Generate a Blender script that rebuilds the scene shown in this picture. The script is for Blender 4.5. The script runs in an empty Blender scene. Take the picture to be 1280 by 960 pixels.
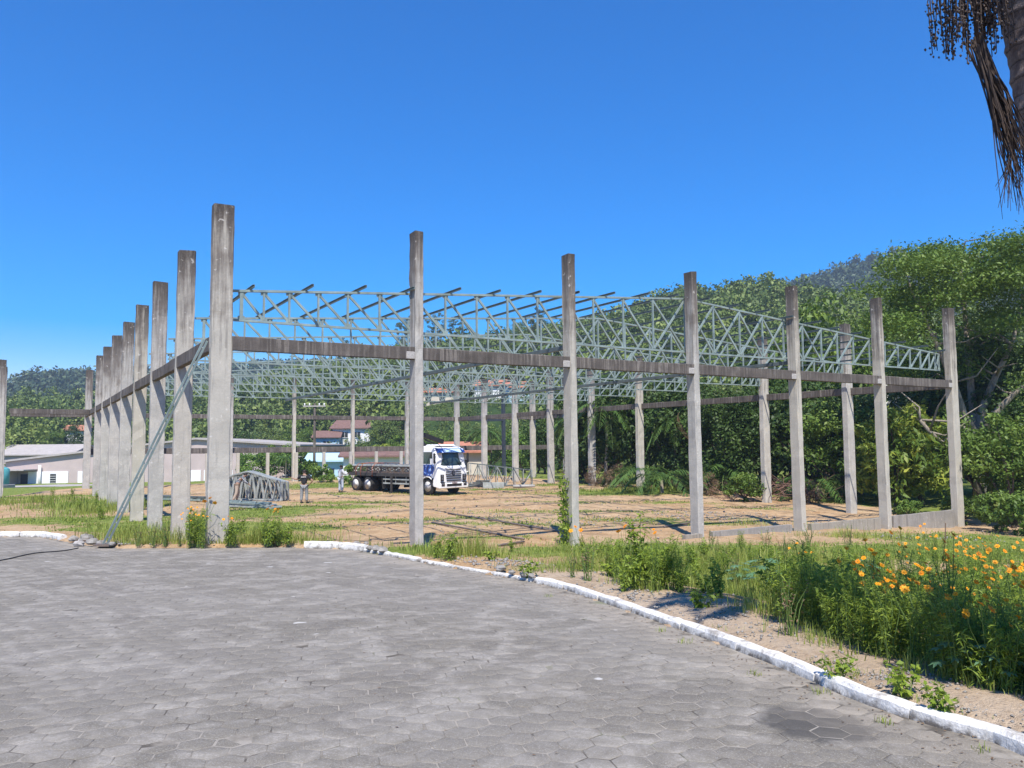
import bpy, math, random
import numpy as np
from mathutils import Vector, Matrix
rng = np.random.default_rng(11)
random.seed(5)
PI = math.pi
sc = bpy.context.scene
COL = sc.collection

# ------------------------------------------------------------------ camera model
F_PX, PITCH, ROLL, YAW = 998.15, 0.07620653, -0.00848765, 1.02388
S, EYE = 1.15, 1.65
CAM = np.array([0.0, 0.0, EYE])

def ray(px, py):
    """world direction of a photo pixel"""
    a, b = px - 640.0, py - 480.0
    cr, sr = math.cos(ROLL), math.sin(ROLL)
    u = a * cr + b * sr
    v = -a * sr + b * cr
    x, y, z = u / F_PX, 1.0, -v / F_PX
    c, s = math.cos(PITCH), math.sin(PITCH)
    return np.array([x, y * c - z * s, y * s + z * c])

# building grid
O = np.array([-6.08194 * S, 16.56878 * S])
RD = np.array([math.sin(YAW), math.cos(YAW)])
DD = np.array([-math.cos(YAW), math.sin(YAW)])
DF, DL = 4.47047 * S, 4.56852 * S
ZT, ZB = 5.1 * S + EYE, 2.17315 * S + EYE

def gp(j, k, r=0.0, d=0.0):
    return O + RD * (DF * j + r) + DD * (DL * k + d)

# ------------------------------------------------------------------ terrain
def sstep(a, b, x):
    t = np.clip((x - a) / (b - a), 0, 1)
    return t * t * (3 - 2 * t)

SLOPE = 0.035
def zroad(x, y):
    return -SLOPE * np.asarray(y, float) + 0.0 * np.asarray(x, float)

def on_road(px, py):
    d = ray(px, py)
    t = -EYE / (d[2] + SLOPE * d[1])
    return CAM[:2] + d[:2] * t

KERB_PX = [(1280, 945), (1195, 916), (1075, 878), (975, 834), (880, 798), (770, 759), (690, 733), (600, 716),
           (521, 702), (445, 688), (380, 685), (300, 685), (222, 685), (130, 685), (60, 673), (0, 671)]
kp = [on_road(*p) for p in KERB_PX]
kp = [np.array([kp[0][0] + 0.35, -12.0]), np.array([kp[0][0] + 0.18, 1.5])] + kp
kp += [kp[-1] + np.array([-9, 1.0]), kp[-1] + np.array([-30, 4.0])]
kp = np.array(kp)
def smooth_line(p, n=8):
    out = []
    for i in range(len(p) - 1):
        p0, p1, p2, p3 = p[max(i - 1, 0)], p[i], p[i + 1], p[min(i + 2, len(p) - 1)]
        for t in np.linspace(0, 1, n, endpoint=False):
            out.append(0.5 * ((2 * p1) + (-p0 + p2) * t + (2 * p0 - 5 * p1 + 4 * p2 - p3) * t * t + (-p0 + 3 * p1 - 3 * p2 + p3) * t ** 3))
    out.append(p[-1])
    out = np.array(out)
    for _ in range(3):
        out[1:-1] = 0.25 * out[:-2] + 0.5 * out[1:-1] + 0.25 * out[2:]
    return out
EDGE = smooth_line(kp)
ROADPOLY = np.vstack([EDGE, [[-46, -12]]])

def inside_poly(x, y, poly):
    x = np.asarray(x, float); y = np.asarray(y, float)
    r = np.zeros(x.shape, bool)
    n = len(poly)
    for i in range(n):
        x0, y0 = poly[i]; x1, y1 = poly[(i + 1) % n]
        c = ((y0 > y) != (y1 > y))
        if abs(y1 - y0) < 1e-12: continue
        r ^= c & (x < (x1 - x0) * (y - y0) / (y1 - y0) + x0)
    return r

def edge_dist(x, y):
    x = np.asarray(x, float); y = np.asarray(y, float)
    best = np.full(x.shape, 1e9)
    for i in range(len(EDGE) - 1):
        a, b = EDGE[i], EDGE[i + 1]
        ab = b - a; L = max(ab @ ab, 1e-12)
        t = np.clip(((x - a[0]) * ab[0] + (y - a[1]) * ab[1]) / L, 0, 1)
        best = np.minimum(best, (x - a[0] - t * ab[0]) ** 2 + (y - a[1] - t * ab[1]) ** 2)
    return np.sqrt(best)

CP = []
def cp(p, z): CP.append((p[0], p[1], z + EYE))
for p, z in [(gp(0, 0), -2.5), (gp(1, 0), -3.0), (gp(2, 0), -3.0), (gp(3, 0), -3.15), (gp(4, 0), -3.25), (gp(5, 0), -3.5), (gp(6, 0), -3.75),
             (gp(0, 1), -2.85), (gp(0, 3), -2.95), (gp(0, 6), -2.95), (gp(0, 9), -2.95), (gp(6, 1), -3.5), (gp(6, 2), -3.27), (gp(6, 4), -3.0),
             (gp(6, 5), -2.93), (gp(6, 9), -2.9), (gp(3, 3), -2.98), (gp(3, 6), -2.95), (gp(3, 9), -2.9), (gp(1, 3), -2.95), (gp(5, 3), -3.1),
             (gp(4, 1), -3.1), (gp(2, 1.2), -2.98),
             ((-20, 28), -2.9), ((-30, 40), -3.2), ((-40, 60), -3.9), ((-45, 100), -5.0), ((-70, 100), -5.0), ((-20, 110), -4.6), ((10, 110), -3.6),
             ((3.9, 5.0), -1.8), ((5, 9), -2.1), ((8, 12), -2.6), ((5, 14), -2.6), ((10, 8), -2.3), ((14, 16), -3.15), ((20, 25), -3.85),
             ((24, 34), -3.8), ((30, 30), -4.2), ((12, 21), -3.2), ((8, 18), -3.0), ((2, 17.5), -2.75), ((26, 50), -3.3), ((20, 60), -3.0), ((40, 40), -3.8), ((60, 80), -3.0),
             ((-60, 20), -2.9), ((60, 0), -3.0), ((0, -30), -1.0), ((0, 200), -4.0), ((200, 100), -3.0), ((-200, 100), -5.0)]:
    cp(p, z)
CP = np.array(CP)

def zlot(x, y):
    x = np.asarray(x, float); y = np.asarray(y, float)
    num = np.zeros(x.shape); den = np.zeros(x.shape)
    for cx, cy, cz in CP:
        w = 1.0 / ((x - cx) ** 2 + (y - cy) ** 2 + 4.0) ** 1.5
        num += w * cz; den += w
    return num / den

def zlow(x, y):
    x = np.asarray(x, float); y = np.asarray(y, float)
    far = (np.hypot(x, y) > 60)
    ins = inside_poly(x, y, ROADPOLY)
    d = np.where(ins, 0.0, edge_dist(x, y))
    w = sstep(0.9, 4.2, d)
    lip = zroad(x, y) + 0.07
    z = lip * (1 - w) + zlot(x, y) * w
    return np.where(ins, zroad(x, y), z)

# hills: pixel ridge lines turned into real ridges at their own distances
def az_el(px, py):
    d = ray(px, py)
    return math.atan2(d[0], d[1]), d[2] / math.hypot(d[0], d[1])
NEAR_RIDGE = [(-500, 492), (-200, 492), (0, 492), (60, 480), (110, 482), (200, 482), (300, 470), (380, 452), (430, 438), (480, 424), (560, 414), (640, 402), (700, 392),
              (800, 369), (860, 355), (920, 345), (985, 350), (1020, 358), (1100, 370), (1280, 384), (1600, 400)]
FAR_RIDGE = [(-500, 480), (-200, 474), (0, 472), (35, 463), (70, 459), (100, 460), (140, 464), (300, 451), (380, 446), (450, 452), (600, 460), (800, 420), (940, 368), (1000, 343), (1060, 328), (1110, 311),
             (1160, 311), (1280, 325), (1600, 380)]
NR = np.array([az_el(*p) for p in NEAR_RIDGE]); FR = np.array([az_el(*p) for p in FAR_RIDGE])
def near_dist(a):  # distance of the near ridge
    return np.interp(a, [-0.7, -0.5, -0.1, 0.3, 0.7], [330, 320, 270, 235, 215])
def near_foot(a):
    return np.interp(a, [-0.7, -0.35, 0.0, 0.25, 0.6], [150, 140, 105, 88, 78])
def hill_noise(x, y):
    return (np.sin(x * 0.05 + 1.3) * np.cos(y * 0.043) * 1.6 + np.sin(x * 0.13 + y * 0.09) * 0.9)
def zhill(x, y):
    x = np.asarray(x, float); y = np.asarray(y, float)
    a = np.arctan2(x, y); d = np.hypot(x, y)
    Dr = near_dist(a); D0 = near_foot(a)
    el = np.interp(a, NR[:, 0], NR[:, 1])
    top = el * Dr + EYE - 11.5
    t = np.clip((d - D0) / (Dr - D0), 0, 1)
    prof = 0.55 * t + 0.45 * t * t * (3 - 2 * t)
    z = -3.2 + (top + 3.2) * prof
    back = np.clip((d - Dr) / 160, 0, 1)
    z = z - back * (top + 6) * 0.9
    return z + hill_noise(x, y) * sstep(0.0, 0.15, t) * (1 - sstep(0.85, 1.0, t) * 0.7) - 4 * (d < D0)
def zg(x, y):
    return np.maximum(zlow(x, y), zhill(x, y))
def zg1(x, y):
    return float(zg(np.array([x]), np.array([y]))[0])

def G(px, py, tmin=3.0, tmax=420.0):
    """first ground point seen through a photo pixel"""
    d = ray(px, py)
    t = tmin * (tmax / tmin) ** np.linspace(0, 1, 1400)
    P = CAM[None] + d[None] * t[:, None]
    z = zg(P[:, 0], P[:, 1])
    h = np.nonzero(P[:, 2] < z)[0]
    i = h[0] if len(h) else len(t) - 1
    return np.array([P[i, 0], P[i, 1], z[i]])

def P_at(px, dist, z=None):
    """ground point under a pixel column at a given depth along +Y"""
    d = ray(px, 555.0)
    x, y = d[0] / d[1] * dist, dist
    return np.array([x, y, zg1(x, y) if z is None else z])

# ------------------------------------------------------------------ helpers
ORD = ['first', 'second', 'third', 'fourth', 'fifth', 'sixth', 'seventh', 'eighth', 'ninth', 'tenth', 'eleventh', 'twelfth', 'thirteenth',
       'fourteenth', 'fifteenth', 'sixteenth', 'seventeenth', 'eighteenth', 'nineteenth', 'twentieth', 'twenty first', 'twenty second', 'twenty third']

def tag(o, label=None, cat=None, group=None, kind=None):
    if label: o['label'] = label
    if cat: o['category'] = cat
    if group: o['group'] = group
    if kind: o['kind'] = kind
    elif cat: o['kind'] = 'thing'
    return o

def empty(name, loc, rz=0.0):
    o = bpy.data.objects.new(name, None)
    o.empty_display_size = 0.2
    COL.objects.link(o)
    o.location = loc; o.rotation_euler = (0, 0, rz)
    return o

def copy_tree(o, parent=None):
    c = o.copy(); COL.objects.link(c)
    if parent is not None: c.parent = parent
    for ch in list(o.children): copy_tree(ch, c)
    return c

def np_mesh(name, V, Fc, mat, parent=None, tint=None, smooth=False, attr='tint'):
    """V (n,3); Fc (m,k) with k constant"""
    V = np.asarray(V, np.float32); Fc = np.asarray(Fc, np.int32)
    me = bpy.data.meshes.new(name)
    k = Fc.shape[1]
    me.vertices.add(len(V)); me.vertices.foreach_set('co', V.ravel())
    me.loops.add(Fc.size); me.loops.foreach_set('vertex_index', Fc.ravel())
    me.polygons.add(len(Fc)); me.polygons.foreach_set('loop_start', np.arange(0, Fc.size, k, dtype=np.int32))
    if tint is not None:
        at = me.attributes.new(attr, 'FLOAT', 'FACE'); at.data.foreach_set('value', np.asarray(tint, np.float32))
    me.update(calc_edges=True)
    if smooth: me.polygons.foreach_set('use_smooth', np.ones(len(Fc), bool))
    if mat: me.materials.append(mat)
    o = bpy.data.objects.new(name, me); COL.objects.link(o)
    if parent is not None: o.parent = parent
    return o

class MB:
    """collects shapes, links them as one mesh object"""
    def __init__(s): s.v = []; s.f = []; s.m = []; s.sm = []; s.cur = 0
    def add(s, vs, fs, smooth=False):
        b = len(s.v); s.v += [tuple(map(float, p)) for p in vs]
        for f in fs: s.f.append([b + i for i in f]); s.m.append(s.cur); s.sm.append(smooth)
        return s
    def box(s, c, size, R=None, ch=0.0):
        c = Vector(c); hx, hy, hz = size[0] / 2, size[1] / 2, size[2] / 2
        R = R or Matrix.Identity(3)
        if ch <= 0:
            vs = [c + R @ Vector((x * hx, y * hy, z * hz)) for x, y, z in
                  [(-1, -1, -1), (1, -1, -1), (1, 1, -1), (-1, 1, -1), (-1, -1, 1), (1, -1, 1), (1, 1, 1), (-1, 1, 1)]]
            return s.add(vs, [(3, 2, 1, 0), (4, 5, 6, 7), (0, 1, 5, 4), (1, 2, 6, 5), (2, 3, 7, 6), (3, 0, 4, 7)])
        ring = [(-hx + ch, -hy), (hx - ch, -hy), (hx, -hy + ch), (hx, hy - ch), (hx - ch, hy), (-hx + ch, hy), (-hx, hy - ch), (-hx, -hy + ch)]
        ins = [(x * (1 - ch / hx), y * (1 - ch / hy)) for x, y in ring]
        lv = [(ins, -hz), (ring, -hz + ch), (ring, hz - ch), (ins, hz)]
        vs = [c + R @ Vector((x, y, z)) for r, z in lv for x, y in r]
        fs = [tuple(range(7, -1, -1)), tuple(range(24, 32))]
        for l in range(3):
            for i in range(8):
                j = (i + 1) % 8
                fs.append((l * 8 + i, l * 8 + j, l * 8 + 8 + j, l * 8 + 8 + i))
        return s.add(vs, fs)
    def bar(s, p0, p1, w, h, up=(0, 0, 1)):
        p0, p1 = Vector(p0), Vector(p1); d = (p1 - p0); L = d.length
        if L < 1e-6: return s
        x = d / L; u = Vector(up)
        if abs(x.dot(u)) > 0.97: u = Vector((0, 1, 0)) if abs(x.y) < .9 else Vector((1, 0, 0))
        y = u.cross(x).normalized(); z = x.cross(y)
        R = Matrix((x, y, z)).transposed()
        return s.box((p0 + p1) / 2, (L, w, h), R)
    def tube(s, pts, rad, n=8, cap=True, smooth=True):
        pts = [Vector(p) for p in pts]
        if not isinstance(rad, (list, tuple)): rad = [rad] * len(pts)
        ref = None; vs = []
        for i, p in enumerate(pts):
            t = (pts[min(i + 1, len(pts) - 1)] - pts[max(i - 1, 0)])
            if t.length < 1e-9: t = Vector((0, 0, 1))
            t.normalize()
            if ref is None:
                ref = Vector((0, 0, 1)) if abs(t.z) < .9 else Vector((1, 0, 0))
            a = (ref - t * ref.dot(t))
            if a.length < 1e-6: a = t.orthogonal()
            a.normalize(); b = t.cross(a); ref = a
            for k in range(n):
                q = 2 * PI * k / n
                vs.append(p + (a * math.cos(q) + b * math.sin(q)) * rad[i])
        fs = []
        for i in range(len(pts) - 1):
            for k in range(n):
                j = (k + 1) % n
                fs.append((i * n + k, i * n + j, i * n + n + j, i * n + n + k))
        if cap:
            fs.append(tuple(range(n - 1, -1, -1))); m = (len(pts) - 1) * n
            fs.append(tuple(range(m, m + n)))
        return s.add(vs, fs, smooth)
    def prism(s, poly, axis, a, b):
        """poly of 2D points extruded along axis ('x','y','z') from a to b"""
        def mk(p, t):
            return {'x': (t, p[0], p[1]), 'y': (p[0], t, p[1]), 'z': (p[0], p[1], t)}[axis]
        n = len(poly)
        vs = [mk(p, a) for p in poly] + [mk(p, b) for p in poly]
        fs = [tuple(range(n - 1, -1, -1)), tuple(range(n, 2 * n))] + [(i, (i + 1) % n, n + (i + 1) % n, n + i) for i in range(n)]
        return s.add(vs, fs)
    def lathe(s, prof, c=(0, 0, 0), n=16, axis='z', smooth=True):
        vs = []; c = Vector(c)
        for r, h in prof:
            for k in range(n):
                q = 2 * PI * k / n; x, y = r * math.cos(q), r * math.sin(q)
                vs.append(c + Vector({'z': (x, y, h), 'y': (x, h, y), 'x': (h, x, y)}[axis]))
        fs = []
        for i in range(len(prof) - 1):
            for k in range(n):
                j = (k + 1) % n
                fs.append((i * n + k, i * n + j, i * n + n + j, i * n + n + k))
        fs.append(tuple(range(n - 1, -1, -1))); m = (len(prof) - 1) * n; fs.append(tuple(range(m, m + n)))
        return s.add(vs, fs, smooth)
    def build(s, name, mat, parent=None, loc=None, rz=None):
        me = bpy.data.meshes.new(name)
        me.from_pydata(s.v, [], s.f)
        mats = mat if isinstance(mat, (list, tuple)) else [mat]
        for m in mats: me.materials.append(m)
        me.polygons.foreach_set('material_index', s.m); me.polygons.foreach_set('use_smooth', s.sm)
        me.update()
        import bmesh
        bm = bmesh.new(); bm.from_mesh(me); bmesh.ops.recalc_face_normals(bm, faces=bm.faces); bm.to_mesh(me); bm.free()
        o = bpy.data.objects.new(name, me); COL.objects.link(o)
        if parent is not None: o.parent = parent
        if loc is not None: o.location = loc
        if rz is not None: o.rotation_euler = (0, 0, rz)
        return o

# ------------------------------------------------------------------ materials
class NT:
    def __init__(s, name):
        s.m = bpy.data.materials.new(name); s.m.use_nodes = True
        s.t = s.m.node_tree; s.t.nodes.clear()
        s.out = s.t.nodes.new('ShaderNodeOutputMaterial')
    def n(s, typ, **kw):
        nd = s.t.nodes.new('ShaderNode' + typ)
        for k, v in kw.items(): setattr(nd, k, v)
        return nd
    def put(s, sock, v):
        if hasattr(v, 'is_output') or isinstance(v, bpy.types.NodeSocket): s.t.links.new(v, sock)
        elif isinstance(v, (tuple, list)) and len(v) == 3 and sock.type == 'RGBA': sock.default_value = (*v, 1)
        else: sock.default_value = v
    def pos(s, scale=(1, 1, 1), obj=False):
        c = s.n('TexCoord').outputs['Object'] if obj else s.n('NewGeometry').outputs['Position']
        if scale == (1, 1, 1): return c
        mp = s.n('Mapping'); s.put(mp.inputs['Vector'], c); mp.inputs['Scale'].default_value = scale
        return mp.outputs['Vector']
    def noise(s, scale, detail=4, rough=0.55, vec=None, dist=0.0):
        nd = s.n('TexNoise'); nd.inputs['Scale'].default_value = scale; nd.inputs['Detail'].default_value = detail
        nd.inputs['Roughness'].default_value = rough; nd.inputs['Distortion'].default_value = dist
        s.put(nd.inputs['Vector'], vec if vec is not None else s.pos())
        return nd.outputs['Fac']
    def voro(s, scale, vec=None, feature='F1', out='Distance'):
        nd = s.n('TexVoronoi', feature=feature); nd.inputs['Scale'].default_value = scale
        s.put(nd.inputs['Vector'], vec if vec is not None else s.pos())
        return nd.outputs[out]
    def ramp(s, fac, *stops):
        nd = s.n('ValToRGB'); s.put(nd.inputs['Fac'], fac); e = nd.color_ramp.elements
        while len(e) < len(stops): e.new(0.5)
        for i, (p, c) in enumerate(stops):
            e[i].position = p; e[i].color = (*c, 1) if isinstance(c, (tuple, list)) else (c, c, c, 1)
        return nd.outputs['Color']
    def mix(s, fac, a, b, blend='MIX'):
        nd = s.n('Mix', data_type='RGBA', blend_type=blend)
        s.put(nd.inputs[0], fac); s.put(nd.inputs[6], a); s.put(nd.inputs[7], b)
        return nd.outputs[2]
    def math(s, op, a, b=0.5, clamp=False):
        nd = s.n('Math', operation=op, use_clamp=clamp); s.put(nd.inputs[0], a); s.put(nd.inputs[1], b)
        return nd.outputs[0]
    def rng(s, v, a, b, c=0.0, d=1.0):
        nd = s.n('MapRange'); s.put(nd.inputs[0], v)
        for i, q in enumerate((a, b, c, d)): nd.inputs[1 + i].default_value = q
        return nd.outputs[0]
    def attr(s, name): return s.n('Attribute', attribute_name=name).outputs['Fac']
    def bump(s, h, strength=0.3, dist=0.02):
        nd = s.n('Bump'); nd.inputs['Strength'].default_value = strength; nd.inputs['Distance'].default_value = dist
        s.put(nd.inputs['Height'], h); return nd.outputs[0]
    def bsdf(s, col, rough=0.8, metal=0.0, normal=None, spec=0.3, trans=None, alpha=None):
        p = s.n('BsdfPrincipled'); s.put(p.inputs['Base Color'], col); s.put(p.inputs['Roughness'], rough); s.put(p.inputs['Metallic'], metal)
        p.inputs['Specular IOR Level'].default_value = spec
        if normal is not None: s.put(p.inputs['Normal'], normal)
        o = p.outputs[0]
        if trans is not None:
            tr = s.n('BsdfTranslucent'); s.put(tr.inputs['Color'], trans[1])
            mx = s.n('MixShader'); mx.inputs[0].default_value = trans[0]
            s.t.links.new(o, mx.inputs[1]); s.t.links.new(tr.outputs[0], mx.inputs[2]); o = mx.outputs[0]
        s.t.links.new(o, s.out.inputs['Surface'])
        return s.m

def plain(name, col, rough=0.6, metal=0.0, var=0.12, scale=6.0, spec=0.4):
    t = NT(name); n = t.noise(scale, 5, 0.6, t.pos(obj=True))
    c = t.mix(t.rng(n, 0.3, 0.7), tuple(x * (1 - var) for x in col), tuple(min(1, x * (1 + var)) for x in col))
    return t.bsdf(c, rough, metal, t.bump(n, 0.08, 0.01), spec)

def leafmat(name, dark, mid, light, trans=0.25, rough=0.55):
    t = NT(name); a = t.attr('tint')
    c = t.ramp(a, (0.0, dark), (0.5, mid), (1.0, light))
    n = t.noise(0.6, 3, 0.6)
    c = t.mix(t.rng(n, 0.35, 0.7, 0, 0.35), c, tuple(x * 0.6 for x in mid))
    tc = t.mix(0.5, c, light)
    return t.bsdf(c, rough, 0, None, 0.35, (trans, tc))

M = {}
def concrete(name, base, stain, lo, hi, amount):
    t = NT(name)
    P = t.pos(); sep = t.n('SeparateXYZ'); t.put(sep.inputs[0], P)
    oi = t.n('ObjectInfo').outputs['Random']
    off = t.n('CombineXYZ'); t.put(off.inputs[2], t.math('MULTIPLY', oi, 40.0))
    add = t.n('VectorMath', operation='ADD'); t.put(add.inputs[0], P); t.put(add.inputs[1], off.outputs[0])
    V = add.outputs[0]
    mp = t.n('Mapping'); t.put(mp.inputs['Vector'], V); mp.inputs['Scale'].default_value = (9, 9, 0.55)
    streak = t.noise(1.0, 5, 0.65, mp.outputs[0])
    big = t.noise(1.3, 5, 0.6, V); fine = t.noise(26, 4, 0.7, V)
    c = t.mix(t.rng(big, 0.3, 0.7), tuple(x * 0.74 for x in base), tuple(x * 1.16 for x in base))
    c = t.mix(t.rng(t.noise(5.5, 6, 0.7, V, 0.5), 0.5, 0.7, 0, 0.45), c, tuple(x * 0.6 for x in base))
    ln = t.n('Math', operation='PINGPONG'); t.put(ln.inputs[0], t.math('ADD', sep.outputs[2], t.math('MULTIPLY', oi, 3.0))); ln.inputs[1].default_value = 0.9
    c = t.mix(t.math('MULTIPLY', t.rng(ln.outputs[0], 0.0, 0.012, 0.55, 0.0), t.rng(big, 0.4, 0.6)), c, tuple(x * 0.4 for x in base))
    c = t.mix(t.rng(fine, 0.38, 0.7, 0, 0.5), c, tuple(x * 0.55 for x in base))
    c = t.mix(t.rng(big, 0.52, 0.72, 0, 0.35), c, (base[0] * 1.0, base[1] * 0.93, base[2] * 0.78))
    c = t.mix(t.rng(oi, 0.55, 0.9, 0, 0.6), c, (base[0] * 0.98, base[1] * 0.93, base[2] * 0.8))
    h = t.rng(sep.outputs[2], lo, hi)
    hh = t.math('ADD', t.math('MULTIPLY', h, 0.95), t.math('MULTIPLY', t.math('SUBTRACT', streak, 0.5), 2.3))
    hh = t.math('ADD', hh, t.math('MULTIPLY', t.math('SUBTRACT', big, 0.5), 1.7))
    gate = t.rng(sep.outputs[2], lo - 1.2, lo + 0.6)
    f = t.math('MULTIPLY', t.rng(hh, 0.12, 0.85, 0, amount), gate)
    cap = t.math('MULTIPLY', t.rng(t.math('ADD', sep.outputs[2], t.math('MULTIPLY', t.math('SUBTRACT', streak, 0.5), 2.6)), hi - 0.75, hi + 0.15), t.rng(fine, 0.3, 0.55, 0.35, 0.9))
    c = t.mix(f, c, stain)
    c = t.mix(cap, c, tuple(x * 0.42 for x in stain))
    drip = t.rng(streak, 0.55, 0.72, 0, 0.6)
    c = t.mix(drip, c, tuple(x * 0.45 for x in base))
    lich = t.rng(t.noise(7, 3, 0.5, V), 0.66, 0.72, 0, 0.5)
    c = t.mix(lich, c, tuple(min(.8, x * 1.35) for x in base))
    b = t.math('ADD', fine, t.math('MULTIPLY', streak, 0.6))
    return t.bsdf(c, 0.9, 0, t.bump(b, 0.35, 0.02), 0.2)
M['column'] = concrete('column concrete', (0.455, 0.435, 0.40), (0.115, 0.096, 0.084), ZB - 0.3, ZT - 0.2, 0.9)
M['rearcolumn'] = concrete('rear column concrete', (0.49, 0.47, 0.435), (0.13, 0.11, 0.097), ZB - 0.2, ZT - 0.3, 0.85)
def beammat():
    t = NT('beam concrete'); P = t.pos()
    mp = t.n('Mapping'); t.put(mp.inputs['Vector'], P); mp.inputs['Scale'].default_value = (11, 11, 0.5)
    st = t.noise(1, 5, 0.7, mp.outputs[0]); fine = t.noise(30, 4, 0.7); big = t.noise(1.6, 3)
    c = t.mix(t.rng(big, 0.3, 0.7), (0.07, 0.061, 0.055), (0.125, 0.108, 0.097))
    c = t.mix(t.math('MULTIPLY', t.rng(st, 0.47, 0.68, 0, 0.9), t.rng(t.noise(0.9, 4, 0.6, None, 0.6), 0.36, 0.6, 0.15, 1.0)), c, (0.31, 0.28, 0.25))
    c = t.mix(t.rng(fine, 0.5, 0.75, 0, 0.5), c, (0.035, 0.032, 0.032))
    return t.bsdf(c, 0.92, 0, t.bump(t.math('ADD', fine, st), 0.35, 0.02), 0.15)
M['beam'] = beammat()
M['block'] = plain('pale mortar', (0.36, 0.34, 0.32), 0.9, var=0.25, scale=20)
M['lowconcrete'] = concrete('low concrete', (0.33, 0.31, 0.28), (0.12, 0.10, 0.085), -3, 2.2, 0.5)
def steelmat(name, base, rough=0.45):
    t = NT(name); n = t.noise(3, 5, 0.6); f = t.noise(40, 3, 0.6)
    c = t.mix(t.rng(n, 0.35, 0.7), tuple(x * 0.75 for x in base), tuple(x * 1.2 for x in base))
    c = t.mix(t.rng(t.noise(5, 6, 0.75), 0.66, 0.74, 0, 0.5), c, (0.16, 0.09, 0.05))
    return t.bsdf(c, t.rng(f, 0.3, 0.7, rough - 0.1, rough + 0.15), 0.15, None, 0.45)
M['steel'] = steelmat('grey green painted steel', (0.25, 0.31, 0.29))
M['purlin'] = steelmat('dull purlin steel', (0.15, 0.185, 0.18))
M['steeldark'] = steelmat('dark steel', (0.10, 0.12, 0.12))
M['galv'] = steelmat('galvanised steel', (0.36, 0.385, 0.37))
M['rust'] = steelmat('brown steel', (0.17, 0.13, 0.105))
# ------------------------------------------------------------------ setting materials
def roadmat():
    t = NT('hexagon pavers'); a = t.attr('tint'); P = t.pos()
    big = t.noise(0.35, 5, 0.6); mid = t.noise(2.2, 6, 0.65, None, 0.6); fine = t.noise(38, 5, 0.75); grit = t.noise(95, 3, 0.7)
    c = t.ramp(a, (0.0, (0.168, 0.152, 0.122)), (0.5, (0.186, 0.168, 0.136)), (1.0, (0.206, 0.186, 0.150)))
    c = t.mix(t.rng(fine, 0.38, 0.68, 0, 0.7), c, (0.095, 0.085, 0.078))
    c = t.mix(t.rng(t.noise(0.9, 5, 0.7, None, 1.0), 0.5, 0.66, 0, 0.45), c, (0.11, 0.098, 0.088))
    c = t.mix(t.rng(grit, 0.54, 0.66, 0, 0.8), c, (0.33, 0.32, 0.305))
    dust = t.math('MULTIPLY', t.rng(mid, 0.47, 0.64), t.rng(fine, 0.34, 0.6))
    c = t.mix(t.math('MULTIPLY', dust, 0.75), c, (0.38, 0.352, 0.315))
    c = t.mix(t.rng(big, 0.4, 0.65, 0, 0.32), c, (0.28, 0.262, 0.24))
    spots = t.rng(t.noise(3.1, 2, 0.4), 0.765, 0.785, 0, 0.75)
    c = t.mix(spots, c, (0.50, 0.49, 0.47))
    # a dark damp stain with a shape of its own near the kerb
    def blob(cx, cy, rx, ry, ang):
        mp = t.n('Mapping', vector_type='TEXTURE'); t.put(mp.inputs['Vector'], P)
        mp.inputs['Location'].default_value = (cx, cy, 0); mp.inputs['Rotation'].default_value = (0, 0, ang); mp.inputs['Scale'].default_value = (rx, ry, 400)
        ln = t.n('VectorMath', operation='LENGTH'); t.put(ln.inputs[0], mp.outputs[0])
        d = t.math('ADD', ln.outputs['Value'], t.math('MULTIPLY', t.math('SUBTRACT', t.noise(5, 5, 0.65), 0.5), 1.1))
        return t.rng(d, 0.75, 1.05, 1, 0)
    q = on_road(1020, 905)
    c = t.mix(t.math('MULTIPLY', blob(q[0], q[1], 0.36, 0.42, 0.5), 0.75), c, (0.06, 0.057, 0.055))
    # silt washed along the kerb
    c2 = t.attr('silt')
    c = t.mix(t.math('MULTIPLY', c2, t.rng(mid, 0.3, 0.6, 0.25, 0.9)), c, (0.30, 0.262, 0.215))
    return t.bsdf(c, 0.88, 0, t.bump(t.math('ADD', t.math('MULTIPLY', fine, 1.0), t.math('MULTIPLY', grit, 0.5)), 0.55, 0.012), 0.2)
def jointmat():
    t = NT('paver joint sand'); n = t.noise(3.0, 5, 0.65); f = t.noise(60, 3)
    c = t.ramp(n, (0.38, (0.095, 0.085, 0.073)), (0.45, (0.185, 0.167, 0.142)), (0.60, (0.29, 0.265, 0.23)))
    c = t.mix(t.rng(t.noise(1.1, 4), 0.62, 0.7, 0, 0.5), c, (0.09, 0.12, 0.04))
    return t.bsdf(c, 0.95, 0, t.bump(f, 0.4, 0.01), 0.1)
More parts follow.
